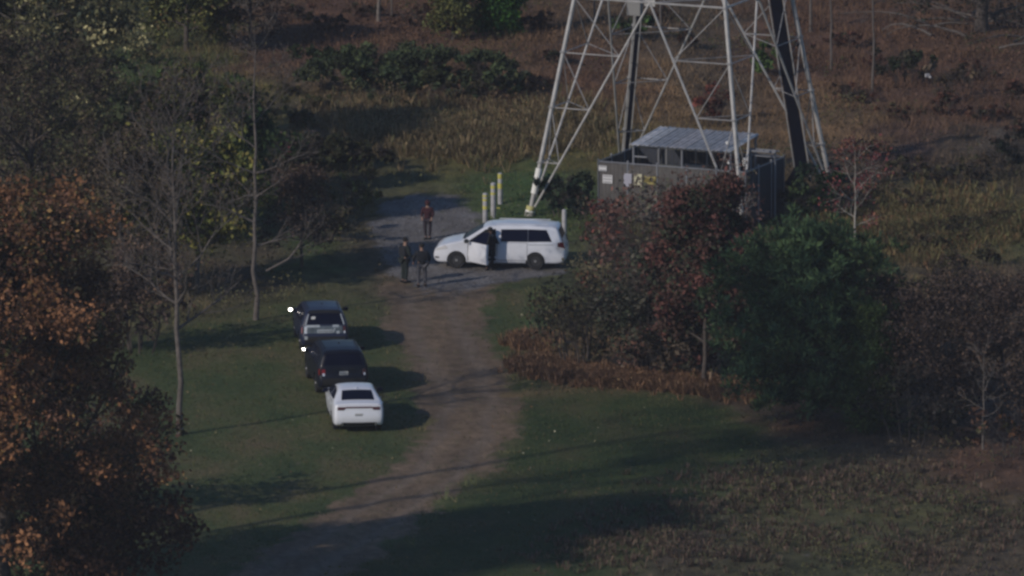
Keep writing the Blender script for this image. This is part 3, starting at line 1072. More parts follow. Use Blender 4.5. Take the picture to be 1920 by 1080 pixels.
# dry grass skirts
def skirt(label, pts, n, h, pal, seed, spread=(.9, 1.4)):
    R = np.random.RandomState(seed)
    xs, ys = [], []
    for px, py in pts:
        x, y = G(px, py)
        xs.append(x + R.randn(n) * spread[0]); ys.append(y + R.randn(n) * spread[1])
    x, y = np.concatenate(xs), np.concatenate(ys)
    k = R.rand(len(x)) < .20
    cx, cy = x[k], y[k]
    per = 14
    ch = np.repeat(.55 + .7 * R.rand(len(cx)), per)
    x, y = np.repeat(cx, per), np.repeat(cy, per)
    N = len(x)
    z = terrain(x, y)
    hh = h * .85 * ch * (.45 + .75 * R.rand(N))
    a, la = R.rand(N) * 6.283, R.rand(N) * 6.283
    x = x + np.cos(la) * .06
    y = y + np.sin(la) * .06
    ww = .012 * (.7 + R.rand(N))
    B = np.stack([x, y, z - .02], 1)
    S = np.stack([np.cos(a) * ww, np.sin(a) * ww, 0 * a], 1)
    mid = B + np.stack([np.cos(la) * hh * .28, np.sin(la) * hh * .28, hh * .72], 1)
    T = B + np.stack([np.cos(la) * hh * .85, np.sin(la) * hh * .85, hh * .62], 1)
    V = np.stack([B - S, B + S, mid + S * .8, mid - S * .8, T], 1).reshape(-1, 3)
    i = np.arange(N) * 5
    F1 = np.stack([i, i + 1, i + 2], 1); F2 = np.stack([i, i + 2, i + 3], 1); F3 = np.stack([i + 3, i + 2, i + 4], 1)
    cc = pal_cols(N, pal, R, .4) * 1.6
    me = np_mesh("dry_grass", V, np.concatenate([F1, F2, F3]), cols=np.concatenate([cc, cc, cc]))
    tag(link("dry_grass", me, M_BLADE), label, kind='stuff')


skirt("arching orange-tan dry grass along the thicket's foot", [(1000, 645), (1005, 690), (1040, 702), (1070, 706), (1110, 712), (1150, 716), (1200, 718), (1250, 720), (1300, 728), (1380, 740)], 1700, .6, STRAW, 80, (.5, .7))
skirt("pale straw-coloured grass tufts between the meadow and the gravel", [(700, 240), (760, 245), (820, 255), (870, 262), (920, 262), (990, 250), (1060, 240)], 1600, .8,
      [(2, (.17, .13, .075)), (2, (.12, .09, .05)), (1, (.10, .10, .05))], 81, (1.3, 3))
skirt("tan grass on the right meadow beyond the pine", [(1620, 430), (1680, 420), (1740, 400), (1790, 410), (1850, 430), (1700, 460)], 1600, .7,
      [(2, (.15, .12, .06)), (2, (.10, .10, .045)), (1, (.16, .09, .05))], 82, (1.2, 2.5))
skirt("brown and green weeds in the lower right corner", [(1130, 1040), (1200, 1000), (1300, 960), (1380, 900), (1450, 940), (1550, 900), (1650, 900), (1750, 940), (1500, 1010), (1700, 1040), (1850, 1000), (1350, 1050)], 700, .4,
      [(2, (.12, .085, .065)), (2, (.07, .075, .045)), (2, (.09, .06, .05))], 83, (1.4, 1.8))

# woods beyond the picture's top edge and unseen tall trees added left of the frame to shade the lower lawn
FAR = [(2, (.06, .05, .035)), (2, (.05, .06, .03)), (1, (.09, .05, .035))]
R9 = np.random.RandomState(90)
for i in range(12):
    x = -48 + 8.5 * i + R9.randn() * 1.5
    y = 92 + R9.rand() * 14
    tree("tall autumn tree in the wood beyond the top edge of the picture", 0, 0, 47.6 * (14 + 5 * R9.rand()), 430, FAR, 900 + i, group="trees of the wood beyond the meadow", trunk_r=.28, leaf=.22, per=9, clump=1.0,
         crown_from=.2, n_main=14, levels=2, n_sub=4, bark=M_BARKD, loc=(x, y, 0))
for i, (x, y, h) in enumerate([(-31, -92, 25), (-36, -97, 26), (-42, -104, 27), (-34, -104, 25), (-48, -112, 28), (-27, -100, 24), (-35, -65, 33), (-37, -71, 33), (-40, -77, 33)]):
    tree("tall autumn tree added out of view left of the picture to shade the lawn", 0, 0, 47.6 * h, 520, FAR, 950 + i, group="added shade trees left of the lawn", trunk_r=.32, leaf=.20, per=9, clump=1.1,
         crown_from=.2 if i < 6 else .80, n_main=18, levels=2, n_sub=5, bark=M_BARKD, loc=(x, y, 0))  # later ones crowned high so their shade drops on the right lawn

# ------------------------------------------------------------------ vehicles
M_VANW = mat("white_van_paint", (.68, .71, .79), .32, spec=.5, coat=.5, noise=.10, nscale=1.6)
M_SEDW = mat("white_sedan_paint", (.72, .745, .82), .3, spec=.5, coat=.5, noise=.03, nscale=2)
M_BLKP = mat("black_car_paint", (.006, .007, .016), .4, spec=.25, coat=.12)
M_NAVP = mat("dark_blue_grey_car_paint", (.016, .021, .050), .4, spec=.3, coat=.2)
M_SILV = mat("reflective_silver_trim", (.52, .56, .60), .4, metal=.3, noise=.15, nscale=6)
M_SILD = mat("reflective_grey_gate_panel", (.12, .15, .18), .45, metal=.2, noise=.35, nscale=5)
M_GLASS = mat("dark_tinted_glass", (.004, .006, .020), .25, spec=.05)
M_WELL = mat("wheel_well_black", (.008, .008, .009), .9)
M_TYRE = mat("tyre_rubber", (.018, .018, .020), .85)
M_RIMD = mat("dark_grey_rim", (.07, .07, .075), .5, metal=.4)
M_HUB = mat("bright_hub_cap", (.5, .5, .52), .4, metal=.6)
M_RED = mat("red_tail_lens", (.22, .012, .014), .25, coat=.6)
M_DRED = mat("dark_red_tail_lens", (.07, .010, .016), .25, coat=.5)
M_LAMP = mat("clear_lamp_lens", (.75, .76, .80), .15, metal=.3, coat=.8)
M_SEAT = mat("dark_seat_cloth", (.03, .03, .034), .9)
M_TRIM = mat("black_plastic_trim", (.012, .012, .014), .6)
M_PLATE = mat("number_plate_white", (.55, .56, .56), .5)
M_INK = mat("plate_lettering_grey", (.10, .11, .13), .6)
M_MIRROR = mat("mirror_glass", (.95, .95, .95), .16, metal=1.0)
M_CHROME = mat("chrome_trim", (.6, .6, .62), .25, metal=.9)


class Car:
    def __init__(s, root, prof, w_of_z, length, taper, paint, spine):
        s.root, s.paint = root, paint
        s.wz = np.array(w_of_z)
        s.L = length
        s.tf, s.tr = taper
        s.spine = spine
        s.prof = s.resample(prof, .06)

    def W(s, x, z):
        w = float(np.interp(z, s.wz[:, 0], s.wz[:, 1]))
        f = max(0, (x - (s.L / 2 - 1.0)) / 1.0)
        r = max(0, (-x - (s.L / 2 - .9)) / .9)
        return w * (1 - s.tf * f ** 2.4 - s.tr * r ** 3.0)

    @staticmethod
    def resample(pts, step):
        out = []
        n = len(pts)
        for i in range(n):
            a, b = Vector(pts[i]), Vector(pts[(i + 1) % n])
            k = max(1, int(round((b - a).length / step)))
            for j in range(k):
                out.append(a + (b - a) * j / k)
        # soften corners
        for _ in range(2):
            out = [out[i] * .5 + (out[i - 1] + out[(i + 1) % len(out)]) * .25 for i in range(len(out))]
        return out

    R_EDGE = .07

    def topy(s, x, z, sv):
        return sv * (s.W(x, z) - s.R_EDGE)

    def normal(s, i):
        n = len(s.prof)
        d = s.prof[(i + 1) % n] - s.prof[i - 1]
        d.normalize()
        return Vector((-d.y, d.x))      # profile runs front-bottom, up, back: left of travel is outward... fixed below

    def body(s, wheels, wheel_r, cuts=()):
        n = len(s.prof)
        x0, x1, zs = s.spine
        cent = sum(s.prof, Vector((0, 0))) / n
        rows = []
        us = [.93, .8, .6, .45, .3, .2, .12]
        for i, P in enumerate(s.prof):
            S = Vector((min(max(P.x, x0), x1), zs))
            d = (S - P)
            ln = d.length
            nr = s.out(i)
            row = []
            for u in us:
                Q = P + d * u
                row.append((Q.x, s.W(Q.x, Q.y), Q.y))
            for q, yo in ((.05 / max(ln, .1), .006), (.018 / max(ln, .1), .025)):
                Q = P + d * q
                row.append((Q.x, s.W(Q.x, Q.y) - yo, Q.y))
            half = row[:]
            for sv in (1, .8, .5, .2):
                c = .03 * (1 - sv * sv)
                row.append((P.x + nr.x * c, s.topy(P.x, P.y, sv), P.y + nr.y * c))
            half = row[:]
            row = half + [(a, -b, c) for a, b, c in reversed(half)]
            rows.append(row)
        m = len(rows[0])
        V = [v for r in rows for v in r]
        Fc = []
        for i in range(n):
            j = (i + 1) % n
            for k in range(m - 1):
                Fc.append((i * m + k, j * m + k, j * m + k + 1, i * m + k + 1))
        Fc.append(tuple(i * m for i in range(n)))
        Fc.append(tuple(i * m + m - 1 for i in reversed(range(n))))
        me = bpy.data.meshes.new("body")
        me.from_pydata(V, [], Fc)
        bm = bmesh.new()
        bm.from_mesh(me)
        bmesh.ops.remove_doubles(bm, verts=bm.verts, dist=.0015)
        bmesh.ops.dissolve_degenerate(bm, dist=.0005, edges=bm.edges)
        bmesh.ops.recalc_face_normals(bm, faces=bm.faces)
        bm.to_mesh(me)
        bm.free()
        me.materials.append(s.paint)
        me.materials.append(M_WELL)
        o = link("body", me)
        cb = MB()
        for wx in wheels:
            for sd in (1, -1):
                cb.tube((wx, sd * 1.3, wheel_r), (wx, sd * .62, wheel_r), wheel_r + .045, n=28)
        cutters = [cb.build("cut", M_WELL)]
        for c in cuts:
            k = MB()
            n2 = len(c['poly'])
            vs = [(p[0], c['y0'], p[1]) for p in c['poly']] + [(p[0], c['y1'], p[1]) for p in c['poly']]
            k.add(vs, [tuple(range(n2)), tuple(range(n2, 2 * n2))[::-1]] + [(i, n2 + i, n2 + (i + 1) % n2, (i + 1) % n2) for i in range(n2)])
            cutters.append(k.build("cut", M_WELL))
        for ct in cutters:
            md = o.modifiers.new("cut", 'BOOLEAN')
            md.operation = 'DIFFERENCE'
            md.object = ct
            md.solver = 'EXACT'
            md.material_mode = 'TRANSFER'
        bpy.context.view_layer.update()
        dg = bpy.context.evaluated_depsgraph_get()
        nm = bpy.data.meshes.new_from_object(o.evaluated_get(dg))
        o.modifiers.clear()
        old = o.data
        o.data = nm
        bpy.data.meshes.remove(old)
        for ct in cutters:
            bpy.data.objects.remove(ct)
        nm.polygons.foreach_set("use_smooth", np.ones(len(nm.polygons), bool))
        nm.set_sharp_from_angle(angle=math.radians(38))
        o.parent = s.root
        return o

    def out(s, i):
        n = len(s.prof)
        d = s.prof[(i + 1) % n] - s.prof[i - 1]
        if d.length < 1e-6: return Vector((0, 1))
        d.normalize()
        return Vector((d.y, -d.x)) * s.sgn

    sgn = 1

    def side(s, name, mt, bot, top, sd=1, off=.008, parent=None, nx=10, nz=3, inset=0.0):
        """patch on the side between a lower and an upper polyline"""
        def samp(pl, t):
            d = [0]
            for a, b in zip(pl, pl[1:]): d.append(d[-1] + math.hypot(b[0] - a[0], b[1] - a[1]))
            return np.interp(t * d[-1], d, [p[0] for p in pl]), np.interp(t * d[-1], d, [p[1] for p in pl])
        V, Fc = [], []
        for i in range(nx + 1):
            xb, zb = samp(bot, i / nx)
            xt, zt = samp(top, i / nx)
            for j in range(nz + 1):
                f = j / nz
                x, z = xb + (xt - xb) * f, zb + (zt - zb) * f
                V.append((x, sd * (s.W(x, z) + off), z))
        for i in range(nx):
            for j in range(nz):
                a = i * (nz + 1) + j
                Fc.append((a, a + nz + 1, a + nz + 2, a + 1))
        return s._solid(name, V, Fc, mt, parent)

    def strip(s, name, mt, line, s0, s1, off=.009, parent=None, ns=8, s0b=None, s1b=None):
        """patch over the nose, glass or tail along a profile line, from s0 to s1 of the half width (can differ at the end)"""
        s0b = s0 if s0b is None else s0b
        s1b = s1 if s1b is None else s1b
        # points snapped on the softened profile
        V, Fc = [], []
        pts = []
        for k in range(len(line) - 1):
            a, b = Vector(line[k]), Vector(line[k + 1])
            m = max(2, int((b - a).length / .06))
            pts += [a + (b - a) * q / m for q in range(m + (1 if k == len(line) - 2 else 0))]
        n = len(s.prof)
        L = len(pts) - 1
        for k, p in enumerate(pts):
            i = min(range(n), key=lambda q: (s.prof[q] - p).length_squared)
            nr = s.out(i)
            # closest point on the neighbouring segments
            best = None
            for j in (i - 1, i):
                a, b = s.prof[j], s.prof[(j + 1) % n]
                ab = b - a
                t = max(0, min(1, (p - a).dot(ab) / max(1e-9, ab.length_squared)))
                q = a + ab * t
                if best is None or (q - p).length < (best - p).length: best = q
            for j in range(ns + 1):
                f = k / L
                sa, sb = s0 + (s0b - s0) * f, s1 + (s1b - s1) * f
                sv = sa + (sb - sa) * j / ns
                c = .03 * (1 - sv * sv) + off
                V.append((best.x + nr.x * c, s.topy(best.x, best.y, sv), best.y + nr.y * c))
        for k in range(L):
            for j in range(ns):
                a = k * (ns + 1) + j
                Fc.append((a, a + 1, a + ns + 2, a + ns + 1))
        return s._solid(name, V, Fc, mt, parent)

    def _solid(s, name, V, Fc, mt, parent):
        me = bpy.data.meshes.new(name)
        me.from_pydata(V, [], Fc)
        bm = bmesh.new()
        bm.from_mesh(me)
        bmesh.ops.recalc_face_normals(bm, faces=bm.faces)
        c = sum((v.co for v in bm.verts), Vector()) / len(bm.verts)
        f0 = max(bm.faces, key=lambda f: f.calc_area())
        ctr = Vector((max(min(c.x, s.L / 2 - 1.2), -s.L / 2 + 1.2), 0, .7))
        if f0.normal.dot(c - ctr) < 0:
            bmesh.ops.reverse_faces(bm, faces=bm.faces)
        bm.to_mesh(me)
        bm.free()
        me.polygons.foreach_set("use_smooth", np.ones(len(me.polygons), bool))
        return link(name, me, mt, parent or s.root)

    def wheels(s, xs, r, half, width=.22, rim=M_RIMD, hub=M_HUB, spokes=7):
        for x in xs:
            for sd in (1, -1):
                e = bpy.data.objects.new("wheel", None)
                C.objects.link(e)
                e.parent = s.root
                e.location = (x, sd * (half - width / 2), r)
                ty = MB()
                prof = [(.62, .5), (.93, .5), (1.0, .38), (1.0, -.38), (.93, -.5), (.62, -.5)]
                n = 28
                vs, fs = [], []
                for i in range(n):
                    t = 2 * math.pi * i / n
                    for pr, pw in prof:
                        vs.append((r * pr * math.cos(t), pw * width, r * pr * math.sin(t)))
                m = len(prof)
                for i in range(n):
                    j = (i + 1) % n
                    for k in range(m):
                        fs.append((i * m + k, i * m + (k + 1) % m, j * m + (k + 1) % m, j * m + k))
                ty.add(vs, fs)
                ty.build("tyre", M_TYRE, e, True)
                rm = MB()
                rm.tube((0, -.3 * width, 0), (0, .28 * width, 0), r * .60, n=24)
                for q in range(spokes):
                    a = 2 * math.pi * q / spokes
                    c = (math.cos(a) * r * .36, sd * width * .36, math.sin(a) * r * .36)
                    rm.box(c, (r * .42, width * .16, r * .12), M=Matrix.Rotation(-a, 3, 'Y'))
                rm.build("rim", rim, e, False)
                hb = MB()
                hb.tube((0, sd * width * .28, 0), (0, sd * width * .52, 0), r * .17, r * .12, n=12)
                hb.build("hub_cap", hub, e, True)

    def mirror(s, x, z, sd, mt, out=.20, glass_n=None):
        e = bpy.data.objects.new("mirror", None)
        C.objects.link(e)
        e.parent = s.root
        y = s.W(x, z)
        e.location = (x, sd * y, z)
        MB().ell((0, sd * (out * .62), .05), (.07, .12, .09), 12, 8).tube((0, -sd * .03, 0), (0, sd * out * .5, .03), .03).build("mirror_housing", mt, e, True)
        MB().box((-.072, sd * out * .62, .05), (.006, .18, .13)).build("mirror_glass", M_GLASS, e)
        return e


def plate_on(parent, loc, rz, w=.31, h=.155, mt=None, bars=True):
    """small number plate; the characters cannot be read in the photograph, so they are uneven dark strokes"""
    p = MB().box((0, 0, 0), (.012, w, h)).build("number_plate", mt or M_PLATE, parent)
    p.location = loc
    p.rotation_euler = (0, rz, 0)
    if bars:
        m = MB()
        rr = random.Random(3)
        for k in range(6):
            m.box((-.009, -w * .36 + k * w * .145, -.005), (.006, w * .07, h * (.35 + .2 * rr.random())))
        m.build("plate_lettering", M_INK, p)
    return p


# ---- white minivan with its driver's door open
def minivan():
    a, b = GP(853, 503.5), GP(1007, 506)
    d = (b - a)
    d.z = 0
    ang = math.atan2(-d.y, -d.x)                     # heading of the nose
    mid = (a + b) / 2
    hx = Vector((math.cos(ang), math.sin(ang), 0))
    left = Vector((-hx.y, hx.x, 0))                  # near side
    cen = mid - left * .93 - hx * .11
    t = thing("minivan", "white minivan parked side-on on the gravel pad with its front door open", "minivan", (cen.x, cen.y, tz(cen.x, cen.y)), ang)
    prof = [(2.44, .24), (2.55, .34), (2.575, .52), (2.53, .68), (2.44, .80), (2.28, .90), (1.95, 1.00), (1.50, 1.09), (1.38, 1.14),
            (.62, 1.60), (.40, 1.67), (-.2, 1.715), (-1.2, 1.71), (-2.05, 1.66), (-2.28, 1.60), (-2.42, 1.25), (-2.52, .98), (-2.56, .80),
            (-2.60, .68), (-2.60, .45), (-2.52, .28), (-2.3, .24), (0, .22)]
    wz = [(.2, .93), (.35, .97), (.55, .995), (.75, .985), (1.08, .955), (1.60, .77), (1.75, .70)]
    c = Car(t, prof, wz, 5.15, (.20, .10), M_VANW, (-1.9, 1.7, .72))
    open_poly = [(1.22, .34), (1.22, 1.08), (.52, 1.55), (.12, 1.57), (.12, .34)]
    c.body((1.66, -1.43), .335, cuts=[dict(poly=open_poly, y0=1.2, y1=.12)])
    c.wheels((1.66, -1.43), .335, .96)
    c.strip("windscreen", M_GLASS, [(1.36, 1.155), (.64, 1.59)], -.99, .99)
    c.strip("rear_window", M_GLASS, [(-2.30, 1.54), (-2.42, 1.2)], -.9, .9)
    for sd in (1, -1):
        if sd < 0:
            c.side("door_window", M_GLASS, [(1.15, 1.11), (.12, 1.11)], [(1.15, 1.12), (.50, 1.55), (.12, 1.56)], sd)
        c.side("sliding_door_window", M_GLASS, [(-.08, 1.10), (-1.135, 1.10)], [(-.08, 1.56), (-1.135, 1.575)], sd)
        c.side("quarter_window", M_GLASS, [(-1.145, 1.10), (-2.08, 1.12)], [(-1.145, 1.575), (-1.86, 1.56)], sd)
        # sliding door: dark gap then the door skin proud of it
        sdm = c.side("sliding_door", M_TRIM, [(.07, .36), (-1.12, .36)], [(.07, 1.06), (-1.12, 1.06)], sd, off=.004)
        c.side("door_skin", M_VANW, [(.055, .38), (-1.105, .38)], [(.055, 1.05), (-1.105, 1.05)], sd, off=.010, parent=sdm)
        MB().box((-.05, sd * (c.W(-.05, .97) + .028), .97), (.18, .03, .03)).build("handle", M_VANW, sdm, bevel=.006)
        c.side("door_track", M_TRIM, [(-1.15, .985), (-2.15, .985)], [(-1.15, 1.0), (-2.15, 1.0)], sd, off=.006)
        c.side("rocker_crease", M_VANW, [(1.15, .44), (-.98, .44)], [(1.15, .52), (-.98, .52)], sd, off=.016)
        # lamps
        c.side("headlight", M_LAMP, [(2.47, .70), (1.98, .80)], [(2.42, .80), (2.10, .93)], sd, off=.010, nx=6)
        c.side("taillight", M_DRED, [(-2.30, .92), (-2.58, .86)], [(-2.30, 1.08), (-2.50, 1.10)], sd, off=.012, nx=5)
        c.side("tail_lens_strip", M_LAMP, [(-2.26, .83), (-2.58, .79)], [(-2.26, .90), (-2.57, .84)], sd, off=.012, nx=5)
        c.strip("tail_lamp", M_RED, [(-2.43, 1.22), (-2.56, .82)], sd * .84, sd * 1.0, ns=3)
        # roof rails
        MB().tube((.1, sd * .58, 1.745), (-1.9, sd * .58, 1.725), .014).build("roof_rail", M_VANW, t)
    c.strip("grille", M_TRIM, [(2.53, .68), (2.45, .79)], -.55, .55)
    c.strip("lower_intake", M_TRIM, [(2.56, .36), (2.572, .48)], -.6, .6)
    for sd in (1, -1):
        c.side("fog_lamp_recess", M_TRIM, [(2.50, .40), (2.34, .40)], [(2.50, .47), (2.34, .45)], sd, off=.008, nx=3)
    c.strip("wiper", M_TRIM, [(1.42, 1.13), (1.34, 1.165)], -.8, .8, off=.02)
    c.strip("rear_wiper_spoiler", M_VANW, [(-2.15, 1.64), (-2.29, 1.585)], -.95, .95, off=.03)
    plate_on(t, (-2.60, 0, .84), math.radians(-12))
    c.mirror(1.16, 1.10, -1, M_VANW)
    # seats seen through the open door
    st = MB().box((.25, .45, .62), (.5, .5, .16)).box((0.02, .45, .98), (.14, .48, .62)).build("front_seat", M_SEAT, t, bevel=.03)
    MB().box((.0, .45, 1.38), (.09, .26, .18)).build("headrest", M_SEAT, st, bevel=.03)
    MB().tube((.72, .45, .98), (.75, .45, 1.0), .19, .19, 16).build("steering_wheel", M_TRIM, t)
    # the open driver's door
    hinge = Vector((1.20, c.W(1.20, .7), 0))
    e = bpy.data.objects.new("front_door", None)
    C.objects.link(e)
    e.parent = t
    e.location = hinge
    e.rotation_euler = (0, 0, -math.radians(45))
    V, Fc = [], []
    outer = []
    zs = [.30, .36, .48, .55, .70, .85, 1.0, 1.09]
    xs = np.linspace(0, -1.08, 9)
    for lay in (0, 1):
        for x in xs:
            for z in zs:
                y = c.W(1.20 + x, z) - hinge.y - lay * .11
                V.append((x, y, z))
    nzs = len(zs)
    for lay in (0, 1):
        o0 = lay * len(xs) * nzs
        for i in range(len(xs) - 1):
            for j in range(nzs - 1):
                q = o0 + i * nzs + j
                f = (q, q + nzs, q + nzs + 1, q + 1)
                Fc.append(f if lay else f[::-1])
    nn = len(xs) * nzs
    ring = [i * nzs for i in range(len(xs))] + [(len(xs) - 1) * nzs + j for j in range(1, nzs)] + [i * nzs + nzs - 1 for i in range(len(xs) - 2, -1, -1)] + [j for j in range(nzs - 2, 0, -1)]
    for k in range(len(ring)):
        a1, b1 = ring[k], ring[(k + 1) % len(ring)]
        Fc.append((a1, b1, b1 + nn, a1 + nn))
    me = bpy.data.meshes.new("door_panel")
    me.from_pydata(V, [], Fc)
    me.update()
    me.polygons.foreach_set("use_smooth", np.ones(len(me.polygons), bool))
    me.set_sharp_from_angle(angle=math.radians(35))
    dp = link("door_panel", me, M_VANW, e)
    bm = bmesh.new(); bm.from_mesh(me); bmesh.ops.recalc_face_normals(bm, faces=bm.faces); bm.to_mesh(me); bm.free()
    fr = MB()
    yy = lambda x, z: c.W(1.20 + x, z) - hinge.y - .03
    P = [(-.03, 1.09), (-.66, 1.545), (-1.05, 1.56), (-1.07, 1.09)]
    for (xa, za), (xb, zb) in zip(P, P[1:]):
        fr.tube((xa, yy(xa, za), za), (xb, yy(xb, zb), zb), .024, n=6)
    fr.build("window_frame", M_TRIM, e)
    g = MB()
    g.add([(x, yy(x, z), z) for x, z in P], [(0, 1, 2, 3)])
    g.build("door_window", M_GLASS, e)
    MB().box((-.93, yy(-.93, .95) + .05, .95), (.16, .03, .03)).build("handle", M_VANW, e, bevel=.006)
    MB().ell((-.10, .17, 1.14), (.07, .12, .085), 12, 8).build("mirror_housing", M_TRIM, e, True)
    return t, ang


VAN, VANG = minivan()


def suv(label, px, py, rz, paint, gate, black):
    g = GP(px, py)
    hx = Vector((-math.sin(rz), math.cos(rz), 0))
    cen = g + hx * 2.5
    SCL = .93 if not black else .98
    t = thing("police_suv" if not black else "black_suv", label, "SUV", (cen.x, cen.y, tz(cen.x, cen.y)), math.pi / 2 + rz, None)
    t.scale = (SCL, SCL, SCL)
    prof = [(2.42, .28), (2.50, .50), (2.50, .80), (2.40, 1.00), (2.2, 1.08), (1.30, 1.18), (1.15, 1.22), (.42, 1.64), (.1, 1.72), (-.5, 1.765), (-1.5, 1.75), (-2.10, 1.69),
            (-2.26, 1.62), (-2.40, 1.25), (-2.44, 1.12), (-2.47, .82), (-2.53, .74), (-2.53, .48), (-2.44, .34), (-2.3, .30), (0, .28)]
    wz = [(.25, .93), (.42, .98), (.60, 1.0), (.9, .995), (1.15, .97), (1.66, .76), (1.80, .70)]
    c = Car(t, prof, wz, 5.03, (.15, .09), paint, (-1.8, 1.6, .8))
    c.body((1.53, -1.46), .37)
    c.wheels((1.53, -1.46), .37, .97)
    c.strip("windscreen", M_GLASS, [(1.13, 1.235), (.44, 1.63)], -.97, .97)
    c.strip("rear_window", M_GLASS, [(-2.245, 1.60), (-2.395, 1.20)], -.90, .90, s0b=-.93, s1b=.93)
    for sd in (1, -1):
        c.side("front_window", M_GLASS, [(1.0, 1.18), (.02, 1.18)], [(1.0, 1.19), (.40, 1.60), (.02, 1.62)], sd)
        c.side("rear_door_window", M_GLASS, [(-.06, 1.18), (-1.02, 1.18)], [(-.06, 1.62), (-1.02, 1.63)], sd)
        c.side("quarter_window", M_GLASS, [(-1.08, 1.18), (-2.02, 1.20)], [(-1.08, 1.63), (-1.86, 1.58)], sd)
        fd = c.side("front_door", M_TRIM, [(1.06, .42), (.015, .42)], [(1.06, 1.13), (.015, 1.13)], sd, off=.004)
        c.side("door_skin", paint, [(1.04, .44), (.035, .44)], [(1.04, 1.12), (.035, 1.12)], sd, off=.009, parent=fd)
        MB().box((.16, sd * (c.W(.1, 1.0) + .03), 1.0), (.17, .03, .03)).build("handle", M_TRIM, fd, bevel=.006)
        dr = c.side("rear_door", M_TRIM, [(0, .42), (-1.08, .42)], [(0, 1.13), (-1.08, 1.13)], sd, off=.004)
        c.side("door_skin", paint, [(-.02, .44), (-1.06, .44)], [(-.02, 1.12), (-1.06, 1.12)], sd, off=.009, parent=dr)
        c.side("headlight", M_LAMP, [(2.44, .84), (2.0, .92)], [(2.36, .98), (2.0, 1.04)], sd, off=.01, nx=5)
        MB().tube((.1, sd * .64, 1.80), (-1.8, sd * .64, 1.785), .015).build("roof_rail", M_TRIM, t)
    c.strip("rear_spoiler", M_TRIM if not black else paint, [(-2.06, 1.70), (-2.27, 1.615)], -.95, .95, off=.03)
    c.strip("rear_bumper", M_TRIM, [(-2.532, .72), (-2.53, .46)], -.98, .98, off=.012)
    if black:
        c.strip("taillight", M_RED, [(-2.455, 1.06), (-2.47, .84)], .84, 1.0, ns=3)
        c.strip("reverse_lamp", M_LAMP, [(-2.462, .91), (-2.472, .80)], .86, .96, off=.016, ns=3)
        c.strip("taillight", M_DRED, [(-2.455, 1.06), (-2.47, .84)], -1.0, -.84, ns=3)
        c.strip("reverse_lamp", M_LAMP, [(-2.462, .92), (-2.472, .82)], -.97, -.9, off=.016, ns=3)
        c.strip("gate_trim", M_TRIM, [(-2.45, 1.10), (-2.455, 1.06)], -.5, .5, off=.02)
        plate_on(t, (-2.50, 0, .90), 0, .33, .165, M_PLATE)
        c.side("taillight_wrap", M_RED, [(-2.36, .85), (-2.50, .85)], [(-2.34, 1.08), (-2.46, 1.08)], 1, off=.008, nx=4)
    else:
        # light reflective panels and bars on the tailgate
        c.strip("tailgate_panel", M_SILD, [(-2.43, 1.14), (-2.47, .84)], -.84, .84, off=.010)
        c.strip("chrome_bar", M_SILV, [(-2.40, 1.17), (-2.43, 1.09)], .25, .93, off=.02)
        c.strip("chrome_bar", M_SILV, [(-2.40, 1.17), (-2.43, 1.09)], -.68, -.38, off=.02)
        c.strip("reflective_marking", M_SILV, [(-2.462, 1.00), (-2.475, .86)], -.36, .36, off=.022)
        c.strip("reflective_stripe", M_SILV, [(-2.45, 1.06), (-2.47, .88)], -.52, -.45, off=.022, s0b=-.42, s1b=-.35)
        c.strip("reflective_marking", M_SILD, [(-2.46, 1.02), (-2.47, .86)], .5, .8, off=.022)
        m = MB()
        for k in range(7):
            m.box((-2.512, -.27 + k * .085, .925), (.012, .045, .075))
        m.build("marking_lettering", M_INK, t)
        c.strip("taillight", M_LAMP, [(-2.43, 1.13), (-2.47, .84)], .86, 1.0, off=.016, ns=3)
        c.side("taillight_wrap", mat("pink_tail_lens", (.42, .20, .22), .3, coat=.5), [(-2.36, .85), (-2.50, .85)], [(-2.34, 1.10), (-2.46, 1.10)], 1, off=.010, nx=4)
        c.strip("taillight", M_DRED, [(-2.43, 1.13), (-2.47, .94)], -1.0, -.88, off=.016, ns=3)
        c.strip("reverse_lamp", M_LAMP, [(-2.465, .94), (-2.475, .84)], -.98, -.9, off=.018, ns=3)
        c.strip("round_badge", M_SILV, [(-2.468, .94), (-2.478, .83)], -.70, -.56, off=.022, ns=3)
        c.strip("bumper_corner_reflector", M_SILV, [(-2.535, .74), (-2.532, .60)], .86, 1.0, off=.02, ns=3)
        c.strip("window_sticker", M_PLATE, [(-2.29, 1.50), (-2.33, 1.40)], .52, .74, off=.016, ns=3)
        c.strip("rear_pillar_trim", M_SILV, [(-2.25, 1.60), (-2.40, 1.19)], .925, .985, off=.013, ns=2)
        c.strip("rear_pillar_trim", M_SILV, [(-2.25, 1.60), (-2.40, 1.19)], -.985, -.925, off=.013, ns=2)
    c.mirror(1.02, 1.16, -1, M_TRIM, .24)
    MB().box((-.9, 0, 1.80), (.16, .04, .05)).build("roof_antenna", M_TRIM, t, bevel=.01)
    st = MB().box((.20, .45, .70), (.5, .5, .16)).box((-.05, .45, 1.05), (.14, .48, .62)).build("front_seat", M_SEAT, t, bevel=.03)
    MOUT = .14 if not black else .11
    # door mirror: its glass faces up and back, and takes the low sun
    mr = bpy.data.objects.new("mirror", None)
    C.objects.link(mr)
    mr.parent = t
    mr.location = (.98, c.W(1.0, 1.15) + MOUT, 1.20)
    MB().ell((0, 0, 0), (.08, .14, .10), 12, 8).tube((0, -MOUT - .03, -.06), (0, -.04, 0), .03).build("mirror_housing", M_TRIM, mr, True)
    mg = MB().ell((0, 0, 0), ((.095, .066, .004) if not black else (.06, .045, .003)), 20, 8).build("mirror_glass", M_MIRROR, mr, True)
    bpy.context.view_layer.update()
    wp = mr.matrix_world.translation
    half = (TO_SUN + (CAM - wp).normalized()).normalized()
